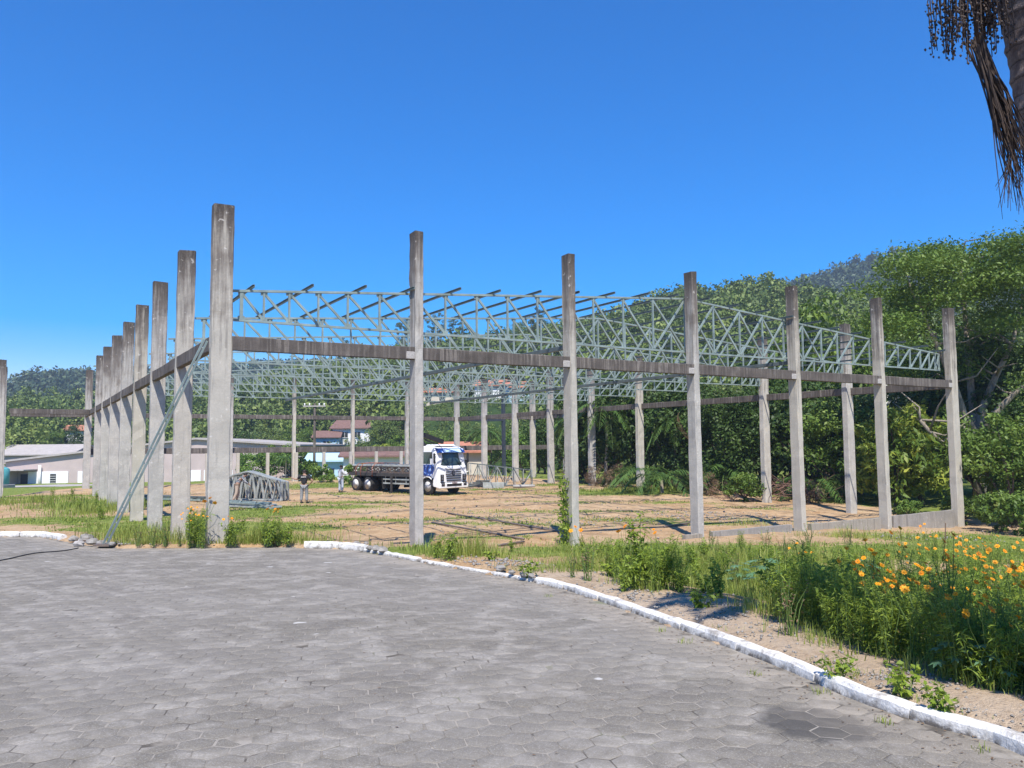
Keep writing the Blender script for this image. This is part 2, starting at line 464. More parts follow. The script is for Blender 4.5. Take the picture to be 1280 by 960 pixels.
def groundmat():
    t = NT('earth and turf'); g = t.attr('grass'); d = t.attr('dust')
    n1 = t.noise(0.22, 6, 0.62); n2 = t.noise(1.5, 6, 0.65, None, 0.4); n3 = t.noise(14, 5, 0.7); n4 = t.noise(70, 3, 0.7)
    c = t.ramp(n2, (0.3, (0.32, 0.185, 0.09)), (0.5, (0.45, 0.295, 0.16)), (0.68, (0.54, 0.39, 0.24)))
    c = t.mix(t.rng(n1, 0.42, 0.62, 0, 0.55), c, (0.50, 0.38, 0.25))
    c = t.mix(t.math('MULTIPLY', d, 0.8), c, (0.46, 0.375, 0.285))
    c = t.mix(t.rng(t.noise(0.7, 5, 0.7, None, 0.8), 0.48, 0.64, 0, 0.6), c, (0.27, 0.185, 0.11))
    c = t.mix(t.rng(n3, 0.48, 0.75, 0, 0.55), c, (0.20, 0.12, 0.06))
    c = t.mix(t.rng(n4, 0.58, 0.7, 0, 0.5), c, (0.52, 0.43, 0.33))
    grass = t.ramp(t.noise(3.5, 6, 0.7), (0.3, (0.08, 0.12, 0.022)), (0.5, (0.17, 0.215, 0.045)), (0.7, (0.27, 0.27, 0.085)))
    grass = t.mix(t.rng(n3, 0.5, 0.75, 0, 0.5), grass, (0.03, 0.05, 0.012))
    gm = t.math('ADD', g, t.math('MULTIPLY', t.math('SUBTRACT', n2, 0.5), 1.6))
    gm = t.math('ADD', gm, t.math('MULTIPLY', t.math('SUBTRACT', n3, 0.5), 0.9))
    c = t.mix(t.rng(gm, 0.30, 0.52), c, grass)
    b = t.math('ADD', t.math('MULTIPLY', n3, 1.2), t.math('MULTIPLY', n4, 0.35))
    return t.bsdf(c, 0.95, 0, t.bump(b, 0.8, 0.06), 0.12)
def kerbmat():
    t = NT('white painted kerb'); n = t.noise(9, 6, 0.7); f = t.noise(45, 4, 0.7)
    c = t.mix(t.rng(f, 0.35, 0.7), (0.60, 0.58, 0.54), (0.75, 0.73, 0.69))
    c = t.mix(t.rng(n, 0.54, 0.64, 0, 0.85), c, (0.33, 0.30, 0.26))
    c = t.mix(t.rng(t.noise(3.5, 5, 0.7), 0.55, 0.68, 0, 0.7), c, (0.20, 0.175, 0.15))
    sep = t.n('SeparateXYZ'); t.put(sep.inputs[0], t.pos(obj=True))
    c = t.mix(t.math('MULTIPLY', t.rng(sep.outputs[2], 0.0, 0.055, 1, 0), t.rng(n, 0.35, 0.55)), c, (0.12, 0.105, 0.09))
    return t.bsdf(c, 0.8, 0, t.bump(t.math('ADD', n, f), 0.5, 0.015), 0.25)
M['road'] = roadmat(); M['joint'] = jointmat(); M['ground'] = groundmat(); M['kerb'] = kerbmat()
def hillmat():
    t = NT('hill undergrowth'); n = t.noise(0.09, 6, 0.65); f = t.noise(0.8, 5, 0.7)
    c = t.ramp(n, (0.35, (0.025, 0.05, 0.015)), (0.55, (0.05, 0.085, 0.024)), (0.7, (0.085, 0.115, 0.035)))
    c = t.mix(t.rng(f, 0.5, 0.7, 0, 0.5), c, (0.015, 0.028, 0.01))
    return t.bsdf(c, 0.95, 0, t.bump(f, 0.8, 0.6), 0.1)
M['hill'] = hillmat()
M['leaf'] = leafmat('broad leaves', (0.055, 0.105, 0.016), (0.115, 0.19, 0.029), (0.21, 0.29, 0.047))
M['leafdark'] = leafmat('dark leaves', (0.026, 0.055, 0.012), (0.055, 0.105, 0.021), (0.105, 0.165, 0.034))
M['leaflight'] = leafmat('light green leaves', (0.07, 0.14, 0.022), (0.14, 0.24, 0.04), (0.23, 0.33, 0.06))
M['leafyellow'] = leafmat('yellow green leaves', (0.05, 0.11, 0.016), (0.14, 0.22, 0.032), (0.38, 0.40, 0.055))
M['leafolive'] = leafmat('olive leaves', (0.05, 0.075, 0.02), (0.095, 0.13, 0.036), (0.17, 0.20, 0.058))
M['forest'] = leafmat('forest leaves', (0.06, 0.10, 0.022), (0.12, 0.175, 0.038), (0.22, 0.275, 0.06), 0.15)
M['farforest'] = leafmat('far forest leaves', (0.03, 0.06, 0.025), (0.055, 0.09, 0.035), (0.09, 0.13, 0.05), 0.1)
M['frond'] = leafmat('palm fronds', (0.03, 0.07, 0.015), (0.07, 0.14, 0.03), (0.14, 0.22, 0.05))
M['weed'] = leafmat('weed leaves', (0.10, 0.17, 0.02), (0.22, 0.315, 0.036), (0.36, 0.43, 0.06), 0.4)
M['castor'] = leafmat('blue green leaves', (0.07, 0.15, 0.07), (0.12, 0.24, 0.12), (0.2, 0.33, 0.18), 0.25, 0.4)
M['grass'] = leafmat('grass blades', (0.09, 0.14, 0.02), (0.235, 0.31, 0.05), (0.44, 0.43, 0.12), 0.3)
M['dry'] = leafmat('dry stalks', (0.09, 0.055, 0.03), (0.19, 0.12, 0.07), (0.34, 0.25, 0.15), 0.15)
M['petal'] = leafmat('orange petals', (0.85, 0.25, 0.005), (0.90, 0.36, 0.01), (0.92, 0.48, 0.02), 0.3)
M['flowercore'] = plain('flower centre', (0.55, 0.27, 0.02), 0.8)
def barkmat(name, a, b):
    t = NT(name); mp = t.pos((5, 5, 1.0), True); n = t.noise(2, 5, 0.65, mp); f = t.noise(14, 4, 0.6)
    return t.bsdf(t.mix(t.rng(n, 0.35, 0.68), a, b), 0.9, 0, t.bump(t.math('ADD', n, f), 0.5, 0.03), 0.15)
M['bark'] = barkmat('brown bark', (0.07, 0.052, 0.04), (0.17, 0.135, 0.105))
M['palebark'] = barkmat('pale bark', (0.17, 0.145, 0.115), (0.36, 0.31, 0.25))
def palmbark():
    t = NT('palm trunk'); P = t.pos(obj=True); sep = t.n('SeparateXYZ'); t.put(sep.inputs[0], P)
    n = t.noise(9, 5, 0.65, P); f = t.noise(40, 4, 0.7, t.pos((3, 3, .6), True))
    z = t.math('ADD', t.math('MULTIPLY', sep.outputs[2], 9.0), t.math('MULTIPLY', n, 0.35)); fr = t.math('FRACT', z, 0)
    ring = t.rng(fr, 0.0, 0.16, 1, 0)
    c = t.mix(t.rng(n, 0.35, 0.68), (0.13, 0.10, 0.098), (0.27, 0.225, 0.215)); c = t.mix(t.rng(f, .5, .7, 0, .5), c, (0.09, 0.07, 0.065))
    c = t.mix(t.math('MULTIPLY', ring, 0.8), c, (0.045, 0.035, 0.033))
    return t.bsdf(c, 0.9, 0, t.bump(t.math('ADD', f, t.math('MULTIPLY', fr, 1.5)), 0.8, 0.03), 0.15)
M['palmbark'] = palmbark()

# ------------------------------------------------------------------ road, kerb, ground
# turf patches: (photo pixel of the centre, radius x, radius y, weight)
PATCH = [((40, 622), 7, 2.2, .7), ((110, 650), 4, 1.8, .9), ((30, 640), 3.0, 1.2, .25), ((140, 630), 3.0, 3.0, 1.0), ((165, 660), 2.2, 3.0, 1.0), ((60, 655), 4, 1.0, .6),
         ((215, 672), 2.0, 1.6, .9), ((320, 660), 2.6, 2.2, 1.0), ((330, 640), 2.4, 3.0, .9), ((400, 634), 3.2, 1.3, .75), ((450, 628), 3.5, 1.2, .6),
         ((400, 607), 2.8, 4.0, .85), ((430, 617), 3.0, 1.5, .5), ((560, 688), 1.6, 1.0, .95), ((655, 640), 3.0, .9, .45), ((590, 648), 2.5, .8, .5), ((670, 655), 2.6, .8, .55),
         ((715, 690), 2.0, 1.6, .9), ((790, 650), 2.5, 1.0, .6), ((810, 690), 3.0, 2.0, .9), ((900, 690), 3.2, 2.2, .95), ((780, 616), 5.0, 1.6, .9), ((850, 612), 3.0, 1.5, .8),
         ((620, 612), 2.5, 1.0, .8), ((700, 606), 3.0, 2.0, .6), ((1010, 720), 3.0, 2.0, .9), ((1100, 760), 2.0, 1.8, .9), ((1200, 830), 1.2, 1.2, .9), ((1180, 690), 4.5, 2.0, .95), ((1260, 680), 4, 2.5, 1.0),
         ((1230, 780), 2.0, 2.0, .9), ((940, 650), 2.2, .7, .35), ((560, 655), 2.2, .6, .6), ((760, 640), 3.0, .7, .55), ((870, 655), 2.2, .6, .6), ((620, 672), 1.8, .6, .55), ((480, 650), 2.6, .7, .65), ((700, 628), 3.0, .8, .5), ((840, 628), 2.6, .8, .55), ((940, 635), 3.0, .7, .4), ((540, 618), 2.5, 1.2, .55), ((1060, 690), 3, 1.5, .55)]
PW = [(G(*p)[:2], rx, ry, w) for p, rx, ry, w in PATCH]
def grassmask(x, y):
    m = np.zeros(np.shape(x))
    for c, rx, ry, w in PW:
        m = np.maximum(m, w * np.exp(-(((x - c[0]) / rx / 1.2) ** 2 + ((y - c[1]) / ry / 1.2) ** 2)))
    # beyond the building the land is all green
    u = (x - O[0]) * RD[0] + (y - O[1]) * RD[1]; v = (x - O[0]) * DD[0] + (y - O[1]) * DD[1]
    m = np.maximum(m, sstep(DL * 9 + 1, DL * 9 + 8, v) * 0.8)
    m = np.maximum(m, sstep(DF * 6 + 1.5, DF * 6 + 6, u) * 0.9)
    m = np.maximum(m, sstep(-16, -34, u) * 0.75)
    return m * np.where((x > .4) & (y < 17), sstep(.55, 1.5, edge_dist(x, y)), 1.0)

def axis(lo, hi, fine, far):
    a = list(np.arange(lo, hi + 1e-6, fine)); st = fine
    while a[-1] < far: st *= 1.35; a.append(min(a[-1] + st, far))
    st = fine; b = [lo]
    while b[-1] > -min(far, 260): st *= 1.35; b.append(max(b[-1] - st, -min(far, 260)))
    return np.array(b[:0:-1] + a)
gx = axis(-30, 36, 0.3, 800); gy = axis(-4, 80, 0.3, 760)
X, Y = np.meshgrid(gx, gy)
Z = zlow(X, Y)
ins = inside_poly(X, Y, ROADPOLY); ed = edge_dist(X, Y)
jit = rng.normal(0, 1, X.shape)
Z = Z + np.where(ins, -0.06, np.where(ed < 0.13, -0.13, 0.0)) + np.where(~ins & (ed > 0.6) & (np.hypot(X, Y) < 90), 0.012 * jit, 0) \
    + np.where(~ins, (np.sin(X * 1.1) * np.cos(Y * 0.9 + X * .3) * 0.035) * sstep(1.5, 4, ed), 0)
nx, ny = len(gx), len(gy)
idx = np.arange(nx * ny).reshape(ny, nx)
Fq = np.stack([idx[:-1, :-1], idx[:-1, 1:], idx[1:, 1:], idx[1:, :-1]], -1).reshape(-1, 4)
ground = np_mesh('ground', np.stack([X, Y, Z], -1).reshape(-1, 3), Fq, M['ground'], smooth=True)
for nm, val in (('grass', grassmask(X, Y)), ('dust', np.where(~ins, 1 - sstep(0.5, 1.9, ed), 0) * (X > 0.3))):
    at = ground.data.attributes.new(nm, 'FLOAT', 'POINT'); at.data.foreach_set('value', val.astype(np.float32).ravel())
ground['kind'] = 'structure'

# the carriageway: joint sheet plus real hexagonal concrete blocks, one object
def road():
    hx, hy = np.array(sorted(set(np.arange(-26, 6, 0.5)))), np.arange(-5, 25.5, 0.5)
    V = []; Fc = []; tint = []; silt = []; mi = []
    R = 0.125; gap = 0.0022
    w = R * math.sqrt(3); rows = int(32 / (1.5 * R)); cols = int(34 / w)
    cen = []
    for r in range(rows):
        for q in range(cols):
            cen.append((-27 + q * w + (r % 2) * w / 2, -2.5 + r * 1.5 * R))
    cen = np.array(cen)
    a = 0.22; ca, sa = math.cos(a), math.sin(a)
    c0 = np.array([-8.0, 9.0])
    cen = (cen - c0) @ np.array([[ca, sa], [-sa, ca]]) + c0
    keep = inside_poly(cen[:, 0], cen[:, 1], ROADPOLY)
    d = edge_dist(cen[:, 0], cen[:, 1])
    fov = (np.abs(cen[:, 0]) < 0.75 * cen[:, 1] + 3.5)
    cen = cen[keep & (d > R * 0.72) & fov]; d = d[keep & (d > R * 0.72) & fov]
    n = len(cen)
    ang = np.arange(6) * PI / 3 + PI / 6 + a
    big = np.stack([np.cos(ang), np.sin(ang)], -1)
    tilt = rng.normal(0, 0.0055, (n, 2)); dz = rng.normal(0, 0.0009, n); shr = rng.uniform(0.0, 0.0045, n)
    jitter = rng.normal(0, 0.003, (n, 6, 2))
    def ring(rad, z0):
        p = cen[:, None, :] + big[None] * (rad[:, None, None]) + jitter
        off = p - cen[:, None, :]
        z = zroad(p[..., 0], p[..., 1]) + dz[:, None] + (off * tilt[:, None, :]).sum(-1) + z0
        return np.concatenate([p, z[..., None]], -1)
    R1 = ring(np.full(n, R - gap) - shr, -0.012); R2 = ring(np.full(n, R - gap) - shr, -0.0015); R3 = ring(np.full(n, R - gap - 0.006) - shr, 0.0)
    V = np.concatenate([R1, R2, R3], 1).reshape(-1, 3)
    base = np.arange(n)[:, None] * 18
    quads = []
    for l in range(2):
        for i in range(6):
            j = (i + 1) % 6
            quads.append(np.stack([base[:, 0] + l * 6 + i, base[:, 0] + l * 6 + j, base[:, 0] + l * 6 + 6 + j, base[:, 0] + l * 6 + 6 + i], -1))
    quads.append(np.stack([base[:, 0] + 12 + i for i in (0, 1, 2, 3)], -1)); quads.append(np.stack([base[:, 0] + 12 + i for i in (0, 3, 4, 5)], -1))
    Fh = np.stack(quads, 1).reshape(-1, 4)
    tn = np.repeat(np.clip(rng.normal(0.5, 0.27, n), 0, 1), 14)
    sl = np.repeat(np.clip(1 - d / 0.75, 0, 1) * (cen[:, 1] > 2.5), 14)
    # joint sheet under the blocks
    sx, sy = np.arange(-48, 6.01, 0.4), np.arange(-12, 25.01, 0.4)
    XX, YY = np.meshgrid(sx, sy); ii = np.arange(XX.size).reshape(XX.shape)
    fs = np.stack([ii[:-1, :-1], ii[:-1, 1:], ii[1:, 1:], ii[1:, :-1]], -1).reshape(-1, 4)
    cx = XX[:-1, :-1].ravel() + 0.2; cy = YY[:-1, :-1].ravel() + 0.2
    ok = inside_poly(cx, cy, ROADPOLY) | (edge_dist(cx, cy) < 0.28)
    fs = fs[ok] + len(V)
    Vs = np.stack([XX, YY, zroad(XX, YY) - 0.0024], -1).reshape(-1, 3)
    o = np_mesh('road', np.vstack([V, Vs]), np.vstack([Fh, fs]), M['road'], tint=np.concatenate([tn, np.full(len(fs), .4)]))
    at = o.data.attributes.new('silt', 'FLOAT', 'FACE'); at.data.foreach_set('value', np.concatenate([sl, np.zeros(len(fs))]).astype(np.float32))
    o.data.materials.append(M['joint'])
    o.data.polygons.foreach_set('material_index', np.concatenate([np.zeros(len(Fh), np.int32), np.ones(len(fs), np.int32)]))
    o['kind'] = 'structure'
road()

# kerb stones, each one an object
def arclen(p): return np.concatenate([[0], np.cumsum(np.linalg.norm(np.diff(p, axis=0), axis=1))])
AL = arclen(EDGE)
def epos(s): return np.array([np.interp(s, AL, EDGE[:, 0]), np.interp(s, AL, EDGE[:, 1])])
def near_s(p): return AL[np.argmin(np.linalg.norm(EDGE - p, axis=1))]
def kerb_stone(s0, s1, label, hgt=0.088, wid=0.125, mat='kerb', sink=0.0):
    n = max(2, int((s1 - s0) / 0.16) + 1)
    vs = []; fs = []
    mid = epos((s0 + s1) / 2); zc = float(zroad(mid[0], mid[1]))
    prof = [(-0.012, -0.12), (0.0, 0.0), (0.012, hgt * 0.72), (0.035, hgt * 0.97), (wid * .55, hgt), (wid * .9, hgt * .95), (wid, hgt * 0.75), (wid + 0.005, -0.12)]
    k = len(prof)
    skew = rng.normal(0, 0.006); lift = rng.normal(0, 0.004)
    for i in range(n):
        s = s0 + (s1 - s0) * i / (n - 1); p = epos(s); t = epos(s + 0.05) - epos(s - 0.05); t /= np.linalg.norm(t)
        nrm = np.array([t[1], -t[0]])  # away from the road (road lies to the left of the run)
        endf = 0.93 if i in (0, n - 1) else 1.0
        for a, b in prof:
            q = p + nrm * (a + skew * (i / n) + rng.normal(0, .0025))
            vs.append((q[0] - mid[0], q[1] - mid[1], float(zroad(q[0], q[1])) - zc + b * endf + lift - sink + rng.normal(0, .0045)))
    for i in range(n - 1):
        for j in range(k - 1):
            fs.append((i * k + j, i * k + j + 1, (i + 1) * k + j + 1, (i + 1) * k + j))
    fs.append(tuple(range(k - 1, -1, -1))); fs.append(tuple((n - 1) * k + j for j in range(k)))
    mb = MB(); mb.add(vs, fs, False)
    o = mb.build('kerb_stone', M[mat], loc=(mid[0], mid[1], zc))
    tag(o, label, 'kerb stone', 'white painted kerb stones along the road')
    return o
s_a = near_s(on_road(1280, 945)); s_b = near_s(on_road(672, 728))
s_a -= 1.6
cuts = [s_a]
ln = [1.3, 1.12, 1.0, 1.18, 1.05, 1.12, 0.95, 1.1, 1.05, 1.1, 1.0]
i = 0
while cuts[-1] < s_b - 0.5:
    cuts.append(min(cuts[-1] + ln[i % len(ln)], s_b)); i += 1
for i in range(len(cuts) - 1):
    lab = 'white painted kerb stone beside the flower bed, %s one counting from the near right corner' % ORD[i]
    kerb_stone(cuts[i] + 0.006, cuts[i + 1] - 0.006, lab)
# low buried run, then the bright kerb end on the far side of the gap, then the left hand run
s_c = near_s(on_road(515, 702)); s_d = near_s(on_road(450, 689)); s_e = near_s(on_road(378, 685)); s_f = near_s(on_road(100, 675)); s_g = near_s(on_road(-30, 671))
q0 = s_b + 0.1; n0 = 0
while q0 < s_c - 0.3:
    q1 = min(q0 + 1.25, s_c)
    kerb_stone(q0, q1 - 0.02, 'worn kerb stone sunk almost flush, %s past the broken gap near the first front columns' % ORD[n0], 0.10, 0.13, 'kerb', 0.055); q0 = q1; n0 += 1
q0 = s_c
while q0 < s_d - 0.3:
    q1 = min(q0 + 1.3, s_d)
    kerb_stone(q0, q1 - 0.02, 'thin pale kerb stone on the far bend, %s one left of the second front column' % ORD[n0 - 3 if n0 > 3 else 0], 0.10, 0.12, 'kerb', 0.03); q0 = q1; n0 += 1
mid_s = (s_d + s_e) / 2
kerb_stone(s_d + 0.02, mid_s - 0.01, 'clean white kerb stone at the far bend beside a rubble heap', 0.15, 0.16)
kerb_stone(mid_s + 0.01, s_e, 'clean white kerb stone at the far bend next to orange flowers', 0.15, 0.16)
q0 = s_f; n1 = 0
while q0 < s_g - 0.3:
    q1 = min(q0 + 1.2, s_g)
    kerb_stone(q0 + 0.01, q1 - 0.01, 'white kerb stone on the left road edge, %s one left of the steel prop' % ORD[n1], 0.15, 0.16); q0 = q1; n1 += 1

# hills
def hill_mesh(name, a0, a1, na, ds, zf, mat):
    A, D = np.meshgrid(np.linspace(a0, a1, na), ds)
    x, y = np.sin(A) * D, np.cos(A) * D
    z = zf(x, y)
    ii = np.arange(A.size).reshape(A.shape)
    fs = np.stack([ii[:-1, :-1], ii[:-1, 1:], ii[1:, 1:], ii[1:, :-1]], -1).reshape(-1, 4)
    o = np_mesh(name, np.stack([x, y, z], -1).reshape(-1, 3), fs, mat, smooth=True); o['kind'] = 'structure'
    return o
hill_mesh('hill', -0.78, 0.78, 260, np.concatenate([np.arange(74, 340, 2.5), np.arange(340, 520, 10)]), zhill, M['hill'])
FARD = 620.0
def zfar(x, y):
    a = np.arctan2(x, y); d = np.hypot(x, y); el = np.interp(a, FR[:, 0], FR[:, 1])
    top = el * FARD + EYE - 14
    t = np.clip((d - 330) / (FARD - 330), 0, 1)
    return -8 + (top + 8) * (0.5 * t + 0.5 * t * t * (3 - 2 * t)) - np.clip((d - FARD) / 250, 0, 1) * (top + 8) + np.sin(x * .02) * np.cos(y * .017) * 3 * t * (1 - t)
hill_mesh('far_hill', -0.78, 0.78, 200, np.concatenate([np.arange(330, 700, 9), np.arange(700, 900, 30)]), zfar, M['hill'])

# ------------------------------------------------------------------ concrete frame
def column(j, k, kind, label, group, zt=ZT, mat='column', r=0.0):
    p = gp(j, k, r); zb = min(zg1(p[0], p[1]), zg1(p[0] + .3, p[1]), zg1(p[0] - .3, p[1])) - 0.5
    a, b = (0.245, 0.40) if kind == 'gable' else (0.475, 0.31)   # size along the row, size along the depth
    H = zt - zb; mb = MB(); ch = 0.018
    n = 30; vs = []; fs = []
    ring = [(-a / 2 + ch, -b / 2), (a / 2 - ch, -b / 2), (a / 2, -b / 2 + ch), (a / 2, b / 2 - ch), (a / 2 - ch, b / 2), (-a / 2 + ch, b / 2), (-a / 2, b / 2 - ch), (-a / 2, -b / 2 + ch)]
    for i in range(n + 1):
        z = H * i / n
        for q, (x, y) in enumerate(ring):
            e = 0.0055
            vs.append((x + rng.normal(0, e), y + rng.normal(0, e), z + (rng.normal(0, .012) if i == n else 0)))
    for i in range(n):
        for q in range(8):
            w = (q + 1) % 8
            fs.append((i * 8 + q, i * 8 + w, i * 8 + 8 + w, i * 8 + 8 + q))
    fs.append(tuple(range(7, -1, -1))); fs.append(tuple(range(n * 8, n * 8 + 8)))
    mb.add(vs, fs)
    o = mb.build('concrete_column', M[mat], loc=(p[0], p[1], zb))
    # rotate so that local x runs along RD; lean a hair out of true
    ang = math.atan2(RD[1], RD[0])
    o.rotation_euler = (rng.normal(0, .0022), rng.normal(0, .0022), ang)
    tag(o, label, 'column', group)
    return o
ANG = math.atan2(RD[1], RD[0])
front_desc = ['widest and tallest looking concrete column at the near left corner', 'concrete column standing in front of the truck cab', 'concrete column with a climbing vine at its foot',
              'concrete column in the middle of the front row with a dark cap', 'concrete column fifth along the front row, left of the brush pile', 'concrete column rising from the low wall, sixth in the front row',
              'concrete column at the far right corner beside the big spreading tree']
for j in range(7):
    column(j, 0, 'gable' if 0 < j < 6 else 'side', front_desc[j], 'columns of the front row')
for k in (1, 2, 3, 4, 5, 6, 7, 9):
    column(0, k, 'side', 'concrete column in the receding left row, %s behind the near left corner' % ORD[k - 1], 'columns of the left row')
for k in range(1, 10):
    column(6, k, 'side', 'pale concrete column in the right row before the trees, %s behind the right corner' % ORD[k - 1], 'columns of the right row', mat='rearcolumn')
for j in range(1, 6):
    column(j, 9, 'gable', 'slim far column in the back row, %s from the back left corner' % ORD[j - 1], 'columns of the back row', mat='rearcolumn')
M['darkpaint'] = plain('dark blue grey paint', (0.035, 0.045, 0.06), 0.6)  # shaded look of the rear annex column put into its base colour
column(7, 7, 'side', 'pale rear column one bay outside the right row, nearest of its pair', 'columns of the rear annex', mat='rearcolumn')
column(7, 8, 'side', 'pale rear column one bay outside the right row, farther of its pair', 'columns of the rear annex', mat='rearcolumn')
column(7, 9, 'gable', 'dark blue grey column behind the standing truss at the back', 'columns of the rear annex', mat='darkpaint')
column(-1, 8, 'side', 'column at the left picture edge, taller looking of two', 'columns of the left annex', mat='column', r=-0.25)
column(-1, 9, 'side', 'column near the left picture edge, shorter looking of two', 'columns of the left annex', mat='column', r=-0.25)

def beam(pa, pb, label, group, off, trim0, trim1, z=ZB, h=0.345, th=0.17, mat='beam', blocks=True):
    """precast beam from grid point pa to pb, shifted sideways by off"""
    pa, pb = np.array(pa), np.array(pb); d = pb - pa; L = np.linalg.norm(d); d /= L; nrm = np.array([d[1], -d[0]])
    a = pa + d * trim0 + nrm * off; b = pb - d * trim1 + nrm * off; L = np.linalg.norm(b - a)
    mb = MB(); n = 8
    ring = [(-th / 2, -h / 2 + .015), (-th / 2 + .015, -h / 2), (th / 2 - .015, -h / 2), (th / 2, -h / 2 + .015), (th / 2, h / 2 - .015), (th / 2 - .015, h / 2), (-th / 2 + .015, h / 2), (-th / 2, h / 2 - .015)]
    sag = -0.012; vs = []; fs = []
    for i in range(n + 1):
        t = i / n
        for x, z_ in ring: vs.append((L * t, x + rng.normal(0, .003), z_ + sag * 4 * t * (1 - t) + rng.normal(0, .005)))
    for i in range(n):
        for q in range(8):
            w = (q + 1) % 8; fs.append((i * 8 + q, i * 8 + 8 + q, i * 8 + 8 + w, i * 8 + w))
    fs.append(tuple(range(8))); fs.append(tuple(range(n * 8 + 7, n * 8 - 1, -1)))
    mb.add(vs, fs)
    o = mb.build('concrete_beam', M[mat], loc=(a[0], a[1], z), rz=math.atan2(d[1], d[0]))
    tag(o, label, 'beam', group)
    if blocks:
        m2 = MB(); m2.box((L - 0.13, -0.0, -0.06), (0.25, th + 0.03, 0.20), None, .012)
        m2.build('end_block', M['block'], o)
    return o
PAIR = ['first and second', 'second and third', 'third and fourth', 'fourth and fifth', 'fifth and sixth', 'sixth and seventh', 'seventh and eighth', 'eighth and ninth', 'ninth and tenth']
for j in range(6):
    a = 0.245 if j == 0 else 0.13; b = 0.245 if j == 5 else 0.13
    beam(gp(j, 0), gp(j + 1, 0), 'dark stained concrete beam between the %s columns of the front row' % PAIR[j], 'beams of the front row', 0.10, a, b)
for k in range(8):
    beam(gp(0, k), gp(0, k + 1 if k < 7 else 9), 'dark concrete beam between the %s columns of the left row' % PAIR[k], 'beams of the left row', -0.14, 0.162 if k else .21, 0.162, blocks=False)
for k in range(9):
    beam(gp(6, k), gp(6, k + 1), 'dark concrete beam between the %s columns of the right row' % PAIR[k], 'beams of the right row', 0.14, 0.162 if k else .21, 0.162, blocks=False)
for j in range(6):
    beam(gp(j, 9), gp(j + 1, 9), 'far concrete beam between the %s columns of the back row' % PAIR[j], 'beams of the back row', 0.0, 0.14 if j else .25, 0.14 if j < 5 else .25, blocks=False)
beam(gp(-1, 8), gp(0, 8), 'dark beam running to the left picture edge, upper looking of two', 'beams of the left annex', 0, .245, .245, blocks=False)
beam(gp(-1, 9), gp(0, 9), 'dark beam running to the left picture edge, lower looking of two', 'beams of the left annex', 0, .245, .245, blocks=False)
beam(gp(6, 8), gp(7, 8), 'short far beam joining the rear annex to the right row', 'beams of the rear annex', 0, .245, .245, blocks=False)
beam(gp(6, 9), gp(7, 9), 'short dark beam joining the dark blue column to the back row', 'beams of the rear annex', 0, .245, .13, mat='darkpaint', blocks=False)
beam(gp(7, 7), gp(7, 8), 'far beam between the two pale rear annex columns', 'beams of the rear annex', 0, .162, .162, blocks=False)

# low beam on stub posts along the back
zl = EYE - 0.24
for j in range(9):
    beam(gp(j, 9), gp(j + 1, 9), 'low grey beam on stub posts along the back, %s stretch from the left' % ORD[j], 'low beams along the back', -0.32 if j < 7 else 0, -0.02, 0.02, z=zl, h=0.44, th=0.2, mat='beam', blocks=False)
for q in range(13):
    t = (q + 0.55) / 13 * 6
    p = gp(t, 9, 0, -0.32); zb = zg1(p[0], p[1]) - 0.2
    mb = MB(); mb.box((0, 0, (zl - 0.225 - zb) / 2), (0.24, 0.24, zl - 0.225 - zb), None, 0.012)
    o = mb.build('stub_post', M['rearcolumn'], loc=(p[0], p[1], zb), rz=ANG)
    tag(o, 'short concrete post under the low back beam, %s from the left' % ORD[q], 'post', 'stub posts under the low beam')

# low wall along the right half of the front row
def lowwall(j0, j1, top0, top1, label, th=0.16, off=0.0):
    a, b = gp(j0, 0, 0, off), gp(j1, 0, 0, off); L = np.linalg.norm(b - a); n = 10; mb = MB(); vs = []; fs = []
    for i in range(n + 1):
        t = i / n; p = a + (b - a) * t; zb = zg1(p[0], p[1]) - 0.4; zt = top0 + (top1 - top0) * t + rng.normal(0, .006)
        for y_, z_ in ((-th / 2, zb), (-th / 2, zt), (th / 2, zt), (th / 2, zb)): vs.append((L * t, y_, z_))
    for i in range(n):
        for q in range(4):
            w = (q + 1) % 4; fs.append((i * 4 + q, i * 4 + w, i * 4 + 4 + w, i * 4 + 4 + q))
    fs.append((3, 2, 1, 0)); fs.append(tuple(n * 4 + i for i in range(4)))
    mb.add(vs, fs)
    o = mb.build('low_wall', M['lowconcrete'], loc=(a[0], a[1], 0), rz=ANG); tag(o, label, 'low wall', 'low walls between the front columns')
lowwall(2.85, 3.0, EYE - 3.0, EYE - 3.0, 'stub of low concrete wall left of the middle front column', off=-0.15)
lowwall(3.12, 3.9, EYE - 2.98, EYE - 2.98, 'low concrete wall between the fourth and fifth front columns')
lowwall(4.1, 4.92, EYE - 3.03, EYE - 3.02, 'low concrete wall between the fifth and sixth front columns')
lowwall(5.08, 5.92, EYE - 3.0, EYE - 2.96, 'taller low wall between the last two front columns')

